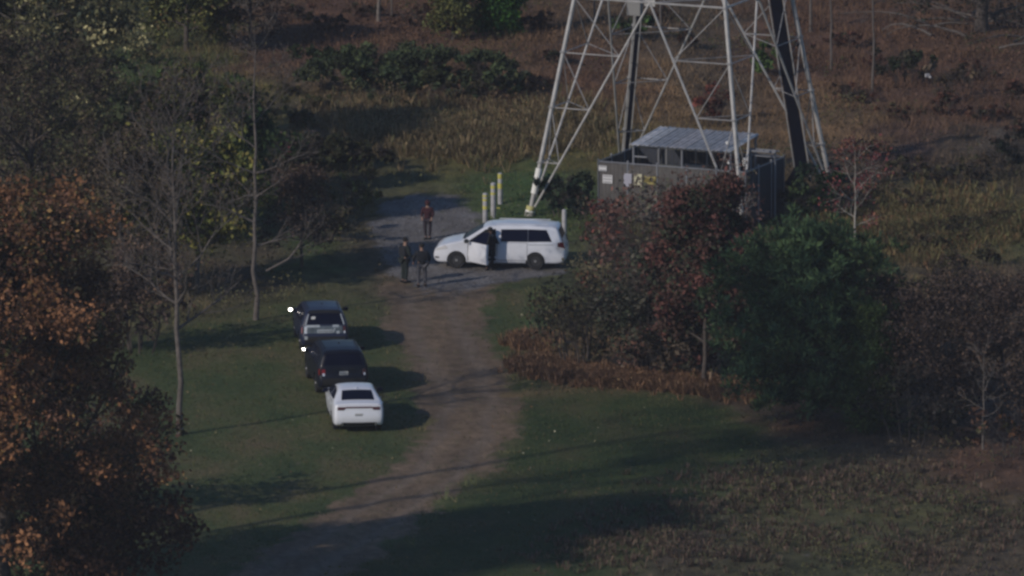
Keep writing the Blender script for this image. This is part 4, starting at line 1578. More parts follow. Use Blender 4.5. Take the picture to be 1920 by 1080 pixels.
    R = mr.matrix_world.to_3x3().inverted() @ half
    q = R.normalized().to_track_quat('Z', 'Y')
    mg.rotation_mode = 'QUATERNION'
    mg.rotation_quaternion = q
    mg.location = R.normalized() * .105
    return t


suv("dark blue-grey police SUV with light reflective tailgate, farthest of the three lined-up cars", 610, 665, math.radians(5.0), M_NAVP, True, False)
suv("plain black SUV parked between the police SUV and the white sedan", 645, 744, math.radians(7.5), M_BLKP, False, True)


def sedan():
    rz = math.radians(4.5)
    g = GP(673, 813)
    hx = Vector((-math.sin(rz), math.cos(rz), 0))
    cen = g + hx * 2.5
    t = thing("sedan", "white four-door sedan on the grass, nearest of the three parked cars", "car", (cen.x, cen.y, tz(cen.x, cen.y)), math.pi / 2 + rz)
    prof = [(2.45, .26), (2.52, .45), (2.52, .62), (2.42, .78), (2.2, .86), (1.2, 1.0), (1.0, 1.03), (.18, 1.38), (-.1, 1.445), (-.6, 1.47), (-1.05, 1.44),
            (-1.28, 1.385), (-1.98, 1.13), (-2.16, 1.095), (-2.42, 1.085), (-2.46, 1.05), (-2.45, .98), (-2.46, .85), (-2.50, .72), (-2.52, .52), (-2.47, .36), (-2.38, .28), (0, .22)]
    wz = [(.2, .88), (.36, .93), (.6, .955), (.85, .95), (1.0, .92), (1.10, .88), (1.40, .66), (1.50, .60)]
    c = Car(t, prof, wz, 5.04, (.16, .09), M_SEDW, (-1.9, 1.7, .68))
    c.body((1.55, -1.50), .33)
    c.wheels((1.55, -1.50), .33, .90)
    c.strip("windscreen", M_GLASS, [(.98, 1.045), (.20, 1.37)], -.95, .95)
    c.strip("rear_window", M_GLASS, [(-1.27, 1.375), (-1.96, 1.142)], -.90, .90, s0b=-.78, s1b=.78)
    for sd in (1, -1):
        c.side("front_window", M_GLASS, [(.88, 1.05), (-.30, 1.07)], [(.86, 1.06), (.16, 1.34), (-.30, 1.38)], sd)
        c.side("rear_door_window", M_GLASS, [(-.36, 1.07), (-1.50, 1.12)], [(-.36, 1.38), (-1.0, 1.34), (-1.50, 1.16)], sd)
        for (xa, xb) in ((.98, -.30), (-.36, -1.28)):
            dr = c.side("front_door" if xa > 0 else "rear_door", M_TRIM, [(xa, .36), (xb, .36)], [(xa, 1.0), (xb, 1.03)], sd, off=.003)
            c.side("door_skin", M_SEDW, [(xa - .015, .375), (xb + .015, .375)], [(xa - .015, .99), (xb + .015, 1.02)], sd, off=.008, parent=dr)
            MB().box((xb + .16, sd * (c.W(xb, .9) + .025), .90), (.16, .03, .03)).build("handle", M_SEDW, dr, bevel=.006)
        c.mirror(.86, .98, sd, M_TRIM, .15)
        c.side("headlight", M_TRIM, [(2.44, .66), (2.1, .70)], [(2.38, .76), (2.1, .80)], sd, off=.01, nx=5)
        # tail lamp: deep outer ends joined by a thin bar
        c.strip("taillight", M_DRED, [(-2.448, .99), (-2.458, .87)], sd * .56, sd * 1.0, off=.014, ns=5, s0b=sd * .68, s1b=sd * .97)
    c.strip("tail_light_bar", M_DRED, [(-2.448, 1.0), (-2.45, .945)], -.60, .60, off=.016)
    c.strip("boot_lid_edge", M_SEDW, [(-2.36, 1.088), (-2.455, 1.06)], -.97, .97, off=.018)
    c.strip("rear_valance", M_TRIM, [(-2.50, .43), (-2.42, .31)], -.80, .80, off=.014, s0b=-.92, s1b=.92)
    for sd in (1, -1):
        MB().tube((-2.40, sd * .62, .36), (-2.53, sd * .62, .36), .045, n=10).build("exhaust_tip", M_CHROME, t)
    plate_on(t, (-2.525, 0, .68), math.radians(-4), .31, .15, mat("number_plate_pale", (.48, .49, .50), .5))
    MB().prism([(-1.22, -.02), (-1.06, -.012), (-1.06, .012), (-1.22, .02)], 1.43, 1.49).build("roof_antenna", M_SEDW, t)
    MB().ell((-2.462, 0, .90), (.006, .05, .025), 10, 5).build("badge", M_CHROME, t, True)
    return t


sedan()

# ------------------------------------------------------------------ people
M_SKIN = mat("skin", (.30, .19, .15), .6)
M_SKIN2 = mat("skin_tan", (.16, .09, .065), .6)
M_EYE = mat("eye_dark", (.01, .01, .01), .3)


def skin_obj(name, chains, mt, parent, sub=1):
    """chains: list of lists of ((x,y,z), r); one skinned continuous mesh; chains that start at a shared point join"""
    verts, radii, edges, idx = [], [], [], {}

    def vid(p, r):
        k = tuple(round(c, 4) for c in p)
        if k not in idx:
            idx[k] = len(verts)
            verts.append(p)
            radii.append(r if isinstance(r, tuple) else (r, r))
        return idx[k]
    for ch in chains:
        prev = None
        for p, r in ch:
            v = vid(p, r)
            if prev is not None and prev != v: edges.append((prev, v))
            prev = v
    me = bpy.data.meshes.new(name)
    me.from_pydata(verts, edges, [])
    o = link(name, me, None, None)
    o.modifiers.new("skin", 'SKIN').use_smooth_shade = True
    sv = me.skin_vertices[0].data
    for i, r in enumerate(radii):
        sv[i].radius = r
        sv[i].use_root = (i == 0)
    ss = o.modifiers.new("sub", 'SUBSURF')
    ss.levels = ss.render_levels = sub
    bpy.context.view_layer.update()
    dg = bpy.context.evaluated_depsgraph_get()
    nm = bpy.data.meshes.new_from_object(o.evaluated_get(dg))
    o.modifiers.clear()
    o.data = nm
    bpy.data.meshes.remove(me)
    nm.materials.clear()
    nm.materials.append(mt)
    nm.polygons.foreach_set("use_smooth", np.ones(len(nm.polygons), bool))
    o.parent = parent
    return o


def person(label, px, py, rz, top, legs, skin=M_SKIN, hair=None, arms=None, stance=.10, height=1.75, shorts=False, vest=None, cap=None, hood=None,
           lean=0.0, head_turn=0.0, step=0.0, shoes=None, belt=True):
    """faces local +y"""
    g = GP(px, py)
    t = thing("person", label, "person", g, rz)
    t.scale = (1.16, 1.16, 1.0)
    k = height / 1.75
    S = lambda x, y, z: (x * k, y * k, z * k)
    L = lambda z: lean * max(0, z - .95)
    pel, sp, ch, nb, nk = S(0, 0, .96), S(0, L(1.15), 1.15), S(0, L(1.36), 1.36), S(0, L(1.47) + .0, 1.47), S(0, L(1.53) + .01, 1.53)
    hd0, hd = S(0, L(1.6) + .02, 1.60), S(0, L(1.68) + .02, 1.675)
    arms = arms or {}
    body, jac, trs = [], [], []
    body.append([(pel, (.15 * k, .11 * k)), (sp, (.135 * k, .10 * k)), (ch, (.17 * k, .115 * k)), (nb, (.10 * k, .08 * k)), (nk, .055 * k), (hd0, (.075 * k, .09 * k)), (hd, (.078 * k, .098 * k)), (S(0, L(1.74) + .02, 1.735), (.05 * k, .06 * k))])
    jac.append([(S(0, 0, .92), (.175 * k, .135 * k)), (pel, (.172 * k, .13 * k)), (sp, (.165 * k, .13 * k)), (ch, (.195 * k, .14 * k)), (nb, (.11 * k, .095 * k))])
    for sd in (1, -1):
        a = arms.get('R' if sd > 0 else 'L', ((.26, .0, 1.16), (.27, .10, .93)))
        sh = S(sd * .185, L(1.42), 1.42)
        el = S(sd * a[0][0], a[0][1], a[0][2])
        wr = S(sd * a[1][0], a[1][1], a[1][2])
        body.append([(ch, (.17 * k, .115 * k)), (sh, .06 * k), (el, .043 * k), (wr, .029 * k)])
        jac.append([(ch, (.195 * k, .14 * k)), (sh, .082 * k), (el, .062 * k), (tuple(np.array(el) * .12 + np.array(wr) * .88), .046 * k)])
        # palm and fingers
        w, e = np.array(wr), np.array(el)
        d = (w - e) / np.linalg.norm(w - e)
        side = np.cross(d, [0, 1.0, 0])
        side = side / (np.linalg.norm(side) + 1e-9)
        pm = w + d * .05 * k
        body.append([(wr, .029 * k), (tuple(pm), (.036 * k, .018 * k))])
        for q, (off, ln) in enumerate(((-.030, .060), (-.010, .072), (.010, .070), (.028, .056))):
            b0 = pm + d * .03 * k + side * off * k
            b1 = b0 + d * ln * .5 * k
            b2 = b1 + (d * .7 + np.array([0, .5, 0])) * ln * .5 * k
            body.append([(tuple(pm), (.036 * k, .018 * k)), (tuple(b0), .0095 * k), (tuple(b1), .0085 * k), (tuple(b2), .007 * k)])
        th = w + d * .02 * k - side * .03 * k
        body.append([(tuple(pm), (.036 * k, .018 * k)), (tuple(th + d * .02 * k), .011 * k), (tuple(th + d * .055 * k - side * .02 * k), .009 * k)])
        st = step * sd
        hip, kn, an = S(sd * .09, 0, .90), S(sd * (.09 + stance * .3), .03 + st * .4, .50), S(sd * stance, st - .01, .085)
        toe = S(sd * (stance + .02), st + .13, .035)
        body.append([(pel, (.15 * k, .11 * k)), (hip, .088 * k), (kn, .058 * k), (an, .040 * k), (toe, (.042 * k, .028 * k))])
        if shorts:
            trs.append([(pel, (.160 * k, .125 * k)), (hip, .105 * k), (tuple(np.array(hip) * .1 + np.array(kn) * .9), .085 * k)])
        else:
            trs.append([(pel, (.160 * k, .125 * k)), (hip, .103 * k), (kn, .076 * k), (tuple(np.array(an) + [0, 0, .02]), .060 * k)])
        sh_ = MB().box((sd * stance * k + sd * .01, (st + .05) * k, .045 * k), (.10 * k, .28 * k, .09 * k)).build("shoe", shoes or M_TRIM, t, True, bevel=.022)
    skin_obj("body", body, skin, t, 1)
    skin_obj("jacket", jac, top, t, 1)
    skin_obj("trousers" if not shorts else "shorts", trs, legs, t, 1)
    hz = np.array(hd)
    # face: nose, eyes, mouth, ears
    Rt = Matrix.Rotation(head_turn, 3, 'Z')
    fh = thing_part = bpy.data.objects.new("face", None)
    C.objects.link(fh)
    fh.parent = t
    fh.location = hz
    fh.rotation_euler = (0, 0, head_turn)
    MB().ell((0, .108 * k, -.015 * k), (.014 * k, .022 * k, .022 * k), 8, 6).build("nose", skin, fh, True)
    for sd in (1, -1):
        MB().ell((sd * .030 * k, .090 * k, .012 * k), (.012 * k, .010 * k, .008 * k), 8, 6).build("eye", M_EYE, fh, True)
        MB().ell((sd * .080 * k, .0, -.005 * k), (.012 * k, .022 * k, .034 * k), 8, 6).build("ear", skin, fh, True)
    MB().ell((0, .095 * k, -.055 * k), (.024 * k, .010 * k, .006 * k), 8, 6).build("mouth", M_RED, fh, True)
    if hood is not None:
        MB().ell((0, -.02 * k, .01 * k), (.118 * k, .125 * k, .145 * k), 14, 10).build("hood", hood, fh, True)
    elif cap is not None:
        m = MB().ell((0, -.005 * k, .055 * k), (.095 * k, .112 * k, .075 * k), 14, 8)
        m.ell((0, .115 * k, .045 * k), (.065 * k, .065 * k, .012 * k), 12, 6)
        m.build("cap", cap, fh, True)
    if hair is not None:
        MB().ell((0, -.022 * k, .030 * k), (.092 * k, .102 * k, .098 * k), 14, 9).build("hair", hair, fh, True)
    if vest is not None:
        m = MB()
        m.box((0, L(1.28), 1.27 * k), (.40 * k, .29 * k, .40 * k))
        m.build("vest", vest, t, True, bevel=.05)
    if belt:
        m = MB()
        n = 20
        for i in range(n):
            a0, a1 = 2 * math.pi * i / n, 2 * math.pi * (i + 1) / n
            m.tube((math.cos(a0) * .185 * k, math.sin(a0) * .145 * k, .97 * k), (math.cos(a1) * .185 * k, math.sin(a1) * .145 * k, .97 * k), .026 * k, n=6)
        m.box((.205 * k, .02, .90 * k), (.05 * k, .10 * k, .17 * k))
        m.build("duty_belt", M_TRIM, t)
    return t


M_UNI = mat("dark_uniform_cloth", (.014, .017, .024), .9, noise=.25, nscale=12)
M_UNI2 = mat("dark_green_uniform_cloth", (.016, .024, .024), .9, noise=.25, nscale=12)
M_GREYT = mat("grey_trouser_cloth", (.085, .085, .10), .9, noise=.2, nscale=12)
M_RED_H = mat("dark_red_hoodie_cloth", (.036, .008, .014), .9, noise=.25, nscale=10)
M_DARKT = mat("dark_trouser_cloth", (.030, .024, .034), .9, noise=.2, nscale=10)
M_HAIRD = mat("dark_hair", (.012, .010, .009), .8)
M_PATCH = mat("pale_shoulder_patch", (.25, .25, .26), .8)

person("person in a dark red hooded top standing alone on gravel behind the van's nose", 802, 448, math.radians(165), M_RED_H, M_DARKT, hood=M_RED_H,
       arms={'R': ((.24, .03, 1.17), (.20, .13, 1.0)), 'L': ((.24, .03, 1.17), (.20, .13, 1.0))}, stance=.07, height=1.50, belt=False)
p1 = person("person in dark uniform with a pale shoulder patch, standing left of another officer", 758, 530, math.radians(-60), M_UNI2, M_UNI2, hair=M_HAIRD,
            arms={'R': ((.27, .06, 1.15), (.22, .26, .98)), 'L': ((.27, .04, 1.15), (.26, .20, .96))}, stance=.09, height=1.74, vest=M_UNI, head_turn=.1, lean=.06)
MB().ell((-.2, -.06, 1.40), (.05, .05, .05), 8, 6).build("shoulder_patch", M_PATCH, p1, True)
person("person in dark jacket and grey trousers standing close to the van's front bumper", 791, 537, math.radians(8), M_UNI, M_GREYT, hair=M_HAIRD,
       arms={'R': ((.29, .02, 1.17), (.26, .14, .98)), 'L': ((.30, .02, 1.17), (.28, .12, .98))}, stance=.12, height=1.66, vest=M_UNI, step=.03)
p4 = person("person in dark uniform leaning in at the open front door of the minivan", 917, 507, math.radians(-25), M_UNI, M_UNI, hair=M_HAIRD, skin=M_SKIN2,
            arms={'R': ((.28, .08, 1.18), (.24, .30, 1.10)), 'L': ((.29, .03, 1.17), (.26, .16, .98))}, stance=.06, height=1.66, vest=M_UNI, lean=.14, step=.05)
MB().ell((.16, -.12, 1.42), (.045, .045, .045), 8, 6).build("shoulder_patch", M_PATCH, p4, True)

# ------------------------------------------------------------------ lattice tower
TA = math.radians(-23.8)
TU = Vector((math.cos(TA), math.sin(TA), 0))         # along the front face, to the right and nearer
TV = Vector((-TU.y, TU.x, 0))                        # away
FLg = GP(992, 404)
SIDE = 9.25
TC = FLg + TU * SIDE / 2 + TV * SIDE / 2
TC.z = tz(TC.x, TC.y)
APEX = 29.5
H1 = 8.75


def corner(k, z):
    f = (SIDE / 2) * (1 - z / APEX)
    sx, sy = ((-1, -1), (1, -1), (1, 1), (-1, 1))[k]
    return Vector((sx * f, sy * f, z))


def tower():
    t = thing("lattice_tower", "tall galvanised steel lattice pylon standing over the fenced equipment hut", "tower", TC, TA)
    levels = [0, H1, 15.6, 20.6]
    for k in range(4):
        r = .097
        a = corner(k, -.1)
        b = corner(k, 20.6)
        lg = MB().tube(a, b, r, .08, n=10).build("leg", M_STEEL, t, True)
        MB().tube(corner(k, -.2), corner(k, .22) , .24, .2, n=12).build("leg_footing", mat_conc, lg, True)
        for z in (2.2, 4.4, 6.6, H1, 12.2, 15.6):
            c = corner(k, z)
            MB().tube(c - Vector((0, 0, .03)), c + Vector((0, 0, .03)), .145, n=10).build("leg_flange", M_STEEL2, lg)
    # bright sleeve on the front left leg and a banded collar at its foot
    MB().tube(corner(0, .95), corner(0, 1.95), .130, n=12).build("leg_sleeve", M_WHITEPAINT, t, True)
    MB().tube(corner(0, -.1), corner(0, .45), .19, n=12).build("leg_collar", M_YEL, t, True)
    MB().tube(corner(0, .16), corner(0, .28), .20, n=12).build("leg_collar_band", M_WHITEPAINT, t, True)
    off = (Vector((0, -1, 0)), Vector((1, 0, 0)), Vector((0, 1, 0)), Vector((-1, 0, 0)))
    for f in range(4):
        A, B = f, (f + 1) % 4
        n_in = -off[f]
        for li in range(3):
            z0, z1 = levels[li], levels[li + 1]
            mid = (corner(A, z1) + corner(B, z1)) / 2
            MB().tube(corner(A, z1), corner(B, z1), .042, n=6).build("horizontal_beam", M_STEEL, t)
            for q in (A, B):
                foot = corner(q, z0)
                MB().tube(foot, mid, .047 if li == 0 else .045, n=6).build("diagonal_brace", M_STEEL, t)
                nq = 4 if li == 0 else 3
                nodes_l = [corner(q, z0 + (z1 - z0) * i / nq) for i in range(nq + 1)]
                nodes_d = [foot + (mid - foot) * i / nq for i in range(nq + 1)]
                for i in range(1, nq):
                    MB().tube(nodes_l[i], nodes_d[i], .025, n=5).build("strut", M_STEEL2, t)
                    MB().tube(nodes_l[i + 1] if i < nq else nodes_l[i], nodes_d[i], .020, n=5).build("strut", M_STEEL2, t)
            # gusset plate at the middle of the beam
            R = Matrix.Rotation(0 if f in (0, 2) else math.pi / 2, 3, 'Z')
            MB().box(mid, (.45, .03, .28), M=R).build("gusset_plate", M_STEEL, t)
        # hip braces across the corners
    for k in range(4):
        for i, z in ((1, H1 * .25), (2, H1 * .5), (3, H1 * .75)):
            fa = corner(k, 0) + ((corner(k, H1) + corner((k + 1) % 4, H1)) / 2 - corner(k, 0)) * i / 4
            fb = corner(k, 0) + ((corner(k, H1) + corner((k - 1) % 4, H1)) / 2 - corner(k, 0)) * i / 4
            MB().tube(fa, fb, .017, n=5).build("hip_brace", M_STEEL2, t)
    ms = [(corner(k, H1) + corner((k + 1) % 4, H1)) / 2 for k in range(4)]
    for k in range(4):
        MB().tube(ms[k], ms[(k + 1) % 4], .032, n=6).build("inner_beam", M_STEEL2, t)
    # pale box hung under the first ring
    MB().box(corner(3, 8.3) * .9 + Vector((-.1, -.6, .1)), (.6, .25, .75)).build("junction_box", mat("pale_grey_box", (.20, .20, .20), .6), t, bevel=.02)
    return t


mat_conc = mat("concrete", (.33, .32, .30), .9, noise=.25, nscale=6, bump=.3)
M_YEL = mat("faded_yellow_paint", (.50, .47, .20), .6, noise=.25, nscale=6)
M_BOLL = mat("off_white_post_paint", (.40, .40, .42), .6, noise=.25, nscale=5)
tower()


def T3(u, v, z):
    """point in the tower's own axes"""
    return TC + TU * u + TV * v + Vector((0, 0, z))


# cable bundles climbing the two back legs: each with its ladder rails
def cable_run(label, k, w, n, zlo, inward, rail=M_STEEL, hang=None, topx=0.0):
    t = thing("cable_run", label, "cable bundle", TC, TA)
    d = Vector(inward)
    for i in range(n):
        o = Vector((d.x, d.y, 0)) + Vector((1, 0, 0)) * (i - (n - 1) / 2) * w / n
        m = MB()
        a, b = corner(k, zlo) + o, corner(k, 18) + o + Vector((topx, 0, 0))
        m.tube(a, b, w / n * .56, n=8)
        if hang:
            prev = a
            for q in range(1, 7):
                f = q / 6
                nx = a + Vector(hang) * f + Vector((0, 0, -.75 * math.sin(f * math.pi / 2)))
                m.tube(prev, nx, w / n * .56, n=8)
                prev = nx
        m.build("cable", M_CABLE, t, True)
    for s in (-1, 1):
        o = Vector((d.x, d.y, 0)) + Vector((s * (w / 2 + .06), -.05, 0))
        MB().tube(corner(k, max(.0, zlo - .6)) + o, corner(k, 18) + o + Vector((topx, 0, 0)), .026, n=6).build("ladder_rail", rail, t)
    for z in np.arange(zlo, 14, .95):
        o = Vector((d.x, d.y - .06, 0))
        c = corner(k, z) + o + Vector((topx * (z - zlo) / (18 - zlo), 0, 0))
        MB().tube(c - Vector((w / 2 + .06, 0, 0)), c + Vector((w / 2 + .06, 0, 0)), .014, n=5).build("rung", M_CABLE, t)
    return t


cable_run("thick black cable bundle climbing the pylon's back right leg above the hut", 2, .52, 6, 1.3, (-.85, -.6, 0), topx=1.0, hang=(-.5, -.4, 0))
cable_run("thin black cable bundle climbing beside the pylon's back left leg", 3, .18, 3, .3, (.22, -.25, 0))

# ------------------------------------------------------------------ fenced compound
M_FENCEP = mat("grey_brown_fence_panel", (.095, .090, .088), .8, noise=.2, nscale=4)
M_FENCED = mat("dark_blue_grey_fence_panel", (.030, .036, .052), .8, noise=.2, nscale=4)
M_RAIL = mat("fence_rail_grey", (.26, .27, .30), .5, metal=.3)
M_SIGNW = mat("white_sign_face", (.62, .62, .64), .5)
M_SIGNP = mat("pale_lilac_sign_face", (.42, .42, .50), .5)
M_SIGNY = mat("cream_caution_sign_face", (.52, .50, .36), .5)
M_SIGNB = mat("dull_yellow_sign_face", (.16, .13, .035), .6)
M_ROOF = mat("corrugated_roof_sheet", (.42, .44, .48), .5, metal=.25, noise=.3, nscale=3)
M_CAB = mat("equipment_cabinet_tan", (.16, .16, .13), .6, noise=.2)
M_CABD = mat("equipment_cabinet_dark", (.05, .055, .06), .6)

FL_C = GP(1122, 414)
FH = 2.40
CW, CDp = 6.35, 3.9


def K(u, v, z=0.0):
    return Vector((FL_C.x, FL_C.y, FL_C.z)) + TU * u + TV * v + Vector((0, 0, z))


comp = thing("equipment_compound_fence", "dark slatted fence round the equipment hut under the pylon", "fence", FL_C, TA)


def wall(p, q, mt, first_post=True):
    a, b = Vector((p[0], p[1], 0)), Vector((q[0], q[1], 0))
    d = b - a
    L = d.length
    d.normalize()
    ang = math.atan2(d.y, d.x)
    n = max(1, round(L / 1.28))
    for i in range(n + 1):
        c = a + d * (L * i / n)
        if i == n or (i == 0 and not first_post): pass
        MB().tube((c.x, c.y, -.15), (c.x, c.y, FH + .08), .042, n=8).ell((c.x, c.y, FH + .08), (.05, .05, .04), 8, 6).build("post", M_RAIL, comp, True)
    for i in range(n):
        c0 = a + d * (L * i / n)
        pe = bpy.data.objects.new("fence_panel", None)
        C.objects.link(pe)
        pe.parent = comp
        pe.location = c0
        pe.rotation_euler = (0, 0, ang)
        w = L / n
        m = MB()
        ns = int(w / .095)
        for s in range(ns):
            x = .05 + (w - .10) * (s + .5) / ns
            m.box((x, .006 if s % 2 else -.006, FH / 2 + .02), (.084, .014, FH - .12))
        o = m.build("slats", mt, pe)
        o['kind'] = 'stuff'
        MB().tube((0, 0, FH), (w, 0, FH), .026, n=6).build("top_rail", M_RAIL, pe)
    return


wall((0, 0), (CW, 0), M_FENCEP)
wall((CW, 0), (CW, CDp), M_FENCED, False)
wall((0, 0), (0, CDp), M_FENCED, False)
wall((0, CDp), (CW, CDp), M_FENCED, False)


def sign(name, label, u, z, w, h, face, draw, cat="sign"):
    t = thing(name, label, cat, K(u, -.055, z), TA)
    MB().box((0, 0, 0), (w, .012, h)).build("sign_board", face, t, bevel=.003)
    draw(t, w, h)


def lines(n, seed, col=M_INK):
    def f(t, w, h):
        rr = random.Random(seed)
        m = MB()
        for i in range(n):
            z = h * (.34 - .68 * i / max(1, n - 1))
            x = -w * .4
            while x < w * .36:
                q = w * (.06 + .1 * rr.random())
                q = min(q, w * .4 - x)
                m.box((x + q / 2, -.009, z), (q * .8, .004, h * .5 / n * .8))
                x += q + w * .03
        m.build("lettering", col, t)
    return f


def caution(t, w, h):
    m = MB()
    m.add([(-w * .28, -.009, h * .02), (w * .28, -.009, h * .02), (0, -.009, h * .42)], [(0, 1, 2)])
    m.box((-w * .3, -.009, h * .34), (w * .14, .004, h * .18))
    m.box((w * .24, -.009, -h * .12), (w * .2, .004, h * .16))
    m.box((-w * .2, -.009, -h * .28), (w * .2, .004, h * .12))
    m.box((w * .14, -.009, -h * .38), (w * .34, .004, h * .07))
    m.build("warning_symbol", M_TRIM, t)


sign("small_sign", "small white notice at the fence's top left corner, above the larger one", .21, 2.14, .34, .22, M_SIGNW, lines(2, 1))
sign("notice_sign", "white rectangular notice with grey lettering left of the gate post", .42, 1.72, .42, .34, M_SIGNW, lines(3, 2))
sign("notice_board", "tall pale lilac notice right of the gate post on the fence", 1.29, 1.75, .33, .50, M_SIGNP, lines(5, 3, mat("faded_sign_lettering", (.25, .25, .33), .6)))
sign("caution_sign", "cream warning sign with black triangle beside the pale lilac notice", 1.74, 1.76, .33, .52, M_SIGNY, caution)
sign("yellow_sign", "dull yellow sign half hidden in twigs right of the warning sign", 2.26, 1.80, .54, .34, M_SIGNB, lines(2, 6, mat("pale_yellow_lettering", (.42, .36, .14), .6)))


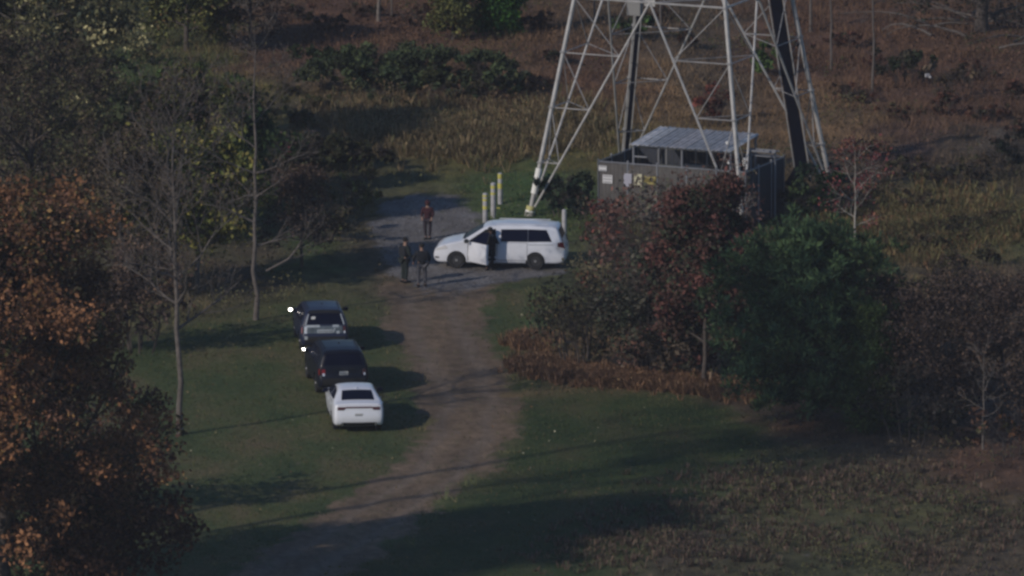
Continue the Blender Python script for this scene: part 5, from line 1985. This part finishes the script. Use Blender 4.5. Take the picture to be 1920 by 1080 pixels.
def hut():
    # sheet metal canopy on posts over the cabinets
    u0, u1, v0, v1 = .95, 5.3, 1.05, 3.75
    t = thing("canopy_shelter", "open shelter with pale corrugated metal roof inside the compound", "shelter", K(0, 0), TA)
    for u in (u0 + .08, (u0 + u1) / 2, u1 - .08):
        for v, z in ((v0 + .08, 2.98), (v1 - .08, 3.16)):
            MB().tube((u, v, -.1), (u, v, z), .045, n=8).build("post", M_RAIL, t, True)
    for v, z in ((v0 + .05, 2.96), (v1 - .05, 3.14)):
        MB().box(((u0 + u1) / 2, v, z), (u1 - u0, .06, .10)).build("beam", M_RAIL, t)
    MB().box((u0 + .35, v0 + .08, 2.5), (.6, .04, .05)).build("cross_rail", M_RAIL, t)
    n = 11
    w = (u1 - u0) / n
    sl = math.atan2(.22, v1 - v0)
    rr = random.Random(5)
    mats = [mat("roof_sheet_tone_%d" % i, c, .5, metal=.2, noise=.35, nscale=2.5) for i, c in enumerate([(.52, .53, .55), (.36, .37, .40), (.72, .71, .72), (.44, .43, .45)])]
    for i in range(n):
        m = MB()
        L = (v1 - v0 + .3) * (1 + .03 * rr.random())
        prof = [(-.5, 0), (-.38, 0), (-.34, .035), (-.26, .035), (-.22, 0), (.10, 0), (.14, .03), (.22, .03), (.26, 0), (.5, 0)]
        vs = []
        for sy in (-.5, .5):
            for dz in (0, -.012):
                vs += [(p[0] * w * .985, sy * L, p[1] + dz) for p in prof]
        k = len(prof)
        fs = []
        for q in range(k - 1):
            fs += [(q, q + 1, 2 * k + q + 1, 2 * k + q), (k + q + 1, k + q, 3 * k + q, 3 * k + q + 1),
                   (q + 1, q, k + q, k + q + 1), (2 * k + q, 2 * k + q + 1, 3 * k + q + 1, 3 * k + q)]
        m.add(vs, fs)
        o = m.build("roof_sheet", mats[rr.randrange(4)], t)
        o.location = (u0 + w * (i + .5), (v0 + v1) / 2, 3.125 + .012 * (i % 2))
        o.rotation_euler = (sl, 0, 0)
    # cable bridge to the pylon's back right leg
    b = thing("cable_bridge", "steel cable bridge with small lamps from shelter roof to back of compound", "cable bridge", K(0, 0), TA)
    for v in (2.55, 2.95):
        MB().tube((5.2, v, 2.80), (6.55, v, 2.80), .04, n=6).build("side_rail", M_RAIL, b)
        MB().tube((5.2, v, 2.62), (6.55, v, 2.62), .025, n=6).build("side_rail", M_RAIL, b)
    for u in np.arange(5.35, 6.5, .28):
        MB().tube((u, 2.55, 2.80), (u, 2.95, 2.80), .02, n=5).build("rung", M_RAIL, b)
    for u in (5.4, 6.45):
        MB().tube((u, 2.75, 0), (u, 2.75, 2.8), .05, n=8).build("post", M_RAIL, b, True)
    ML = mat("white_lamp_housing", (.75, .75, .74), .35)
    for u, v, z in ((5.15, 1.2, 2.62), (5.15, 1.0, 3.30), (5.75, 1.3, 2.72)):
        l = thing("floodlight", {0: "white floodlight below the shelter roof's right corner", 1: "white floodlight on top of the shelter roof's right corner",
                  2: "white floodlight hanging near the fence's right post"}[[5.15, 5.15, 5.75].index(u) if z != 3.30 else 1], "lamp", K(u, v, z), TA)
        MB().tube((0, 0, 0), (0, 0, -.14 if z < 3 else .1), .075, .09, n=10).build("lamp_housing", ML, l, True)
        MB().tube((0, 0, -.06), (0, .25, .14 if z < 3 else -.12), .018, n=6).build("bracket", M_RAIL, l)
        if u == 5.75:
            MB().ell((0, 0, -.24), (.07, .07, .10), 10, 8).build("lamp_globe", ML, l, True)
    # cabinets under the roof
    for i, (u, w_, h_, mt, lab) in enumerate(((1.9, .9, 1.95, M_CAB, "tan equipment cabinet under the left end of the metal roof"),
                                              (3.1, 1.1, 2.05, M_CABD, "dark equipment cabinet under the middle of the metal roof"),
                                              (4.4, .9, 1.9, M_CAB, "tan equipment cabinet under the right end of the metal roof"))):
        cb = thing("equipment_cabinet", lab, "cabinet", K(u, 2.4), TA)
        MB().box((0, 0, h_ / 2), (w_, .8, h_)).build("cabinet_body", mt, cb, bevel=.02)
        d = MB().box((0, -.415, h_ / 2), (w_ * .88, .03, h_ * .9)).build("door", mt, cb, bevel=.008)
        MB().box((w_ * .3, -.445, h_ / 2), (.03, .03, .18)).build("handle", M_RAIL, d)
        MB().box((0, -.44, h_ * .8), (w_ * .5, .02, .16)).build("vent", M_TRIM, d)


hut()

# ------------------------------------------------------------------ bollards
M_BAND = mat("yellow_reflective_band", (.52, .48, .12), .5, noise=.15)


def bollard(label, px, py, h, r, bands, mt=M_BOLL, group=None, arm=False):
    t = thing("bollard", label, "bollard", GP(px, py), 0, group)
    MB().tube((0, 0, -.15), (0, 0, h - .03), r, n=14).ell((0, 0, h - .03), (r, r, r * .5), 14, 6).build("post", mt, t, True)
    for z, hh in bands:
        MB().tube((0, 0, z), (0, 0, z + hh), r + .006, n=14).build("band", M_BAND, t, True)
    if arm:
        MB().tube((0, 0, .42), (.26, 0, .40), .03, n=8).build("latch_arm", M_BAND, t, True)


GB = "banded posts behind the minivan"
bollard("off-white banded bollard nearest the minivan, leftmost of the three", 910, 421, 1.26, .105, [(.62, .14), (.95, .10), (1.12, .08)], group=GB)
bollard("off-white banded bollard with a yellow side arm, middle of the three", 925, 409, 1.42, .105, [(.95, .10), (1.20, .12)], group=GB, arm=True)
bollard("off-white banded bollard with a yellow top, rightmost and farthest of the three", 938, 382, 1.24, .10, [(.62, .22), (1.02, .20)], group=GB)
bollard("plain grey-white bollard with pale cap beside the minivan's tail", 1058, 454, 1.30, .095, [], M_BOLL)


# ------------------------------------------------------------------ the air between the aircraft and the ground
def haze():
    m = bpy.data.materials.new("haze")
    m.use_nodes = True
    nt = m.node_tree
    nt.nodes.clear()
    o = nt.nodes.new("ShaderNodeOutputMaterial")
    v = nt.nodes.new("ShaderNodeVolumePrincipled")
    v.inputs["Color"].default_value = (.82, .86, 1.0, 1)
    v.inputs["Density"].default_value = HAZE
    v.inputs["Anisotropy"].default_value = 0.0
    nt.links.new(v.outputs[0], o.inputs["Volume"])
    b = MB().box((0, 50, 60), (3060, 3160, 130))
    h = b.build("haze", m)
    tag(h, "thin blue-grey haze over the meadow", kind='stuff')


haze()
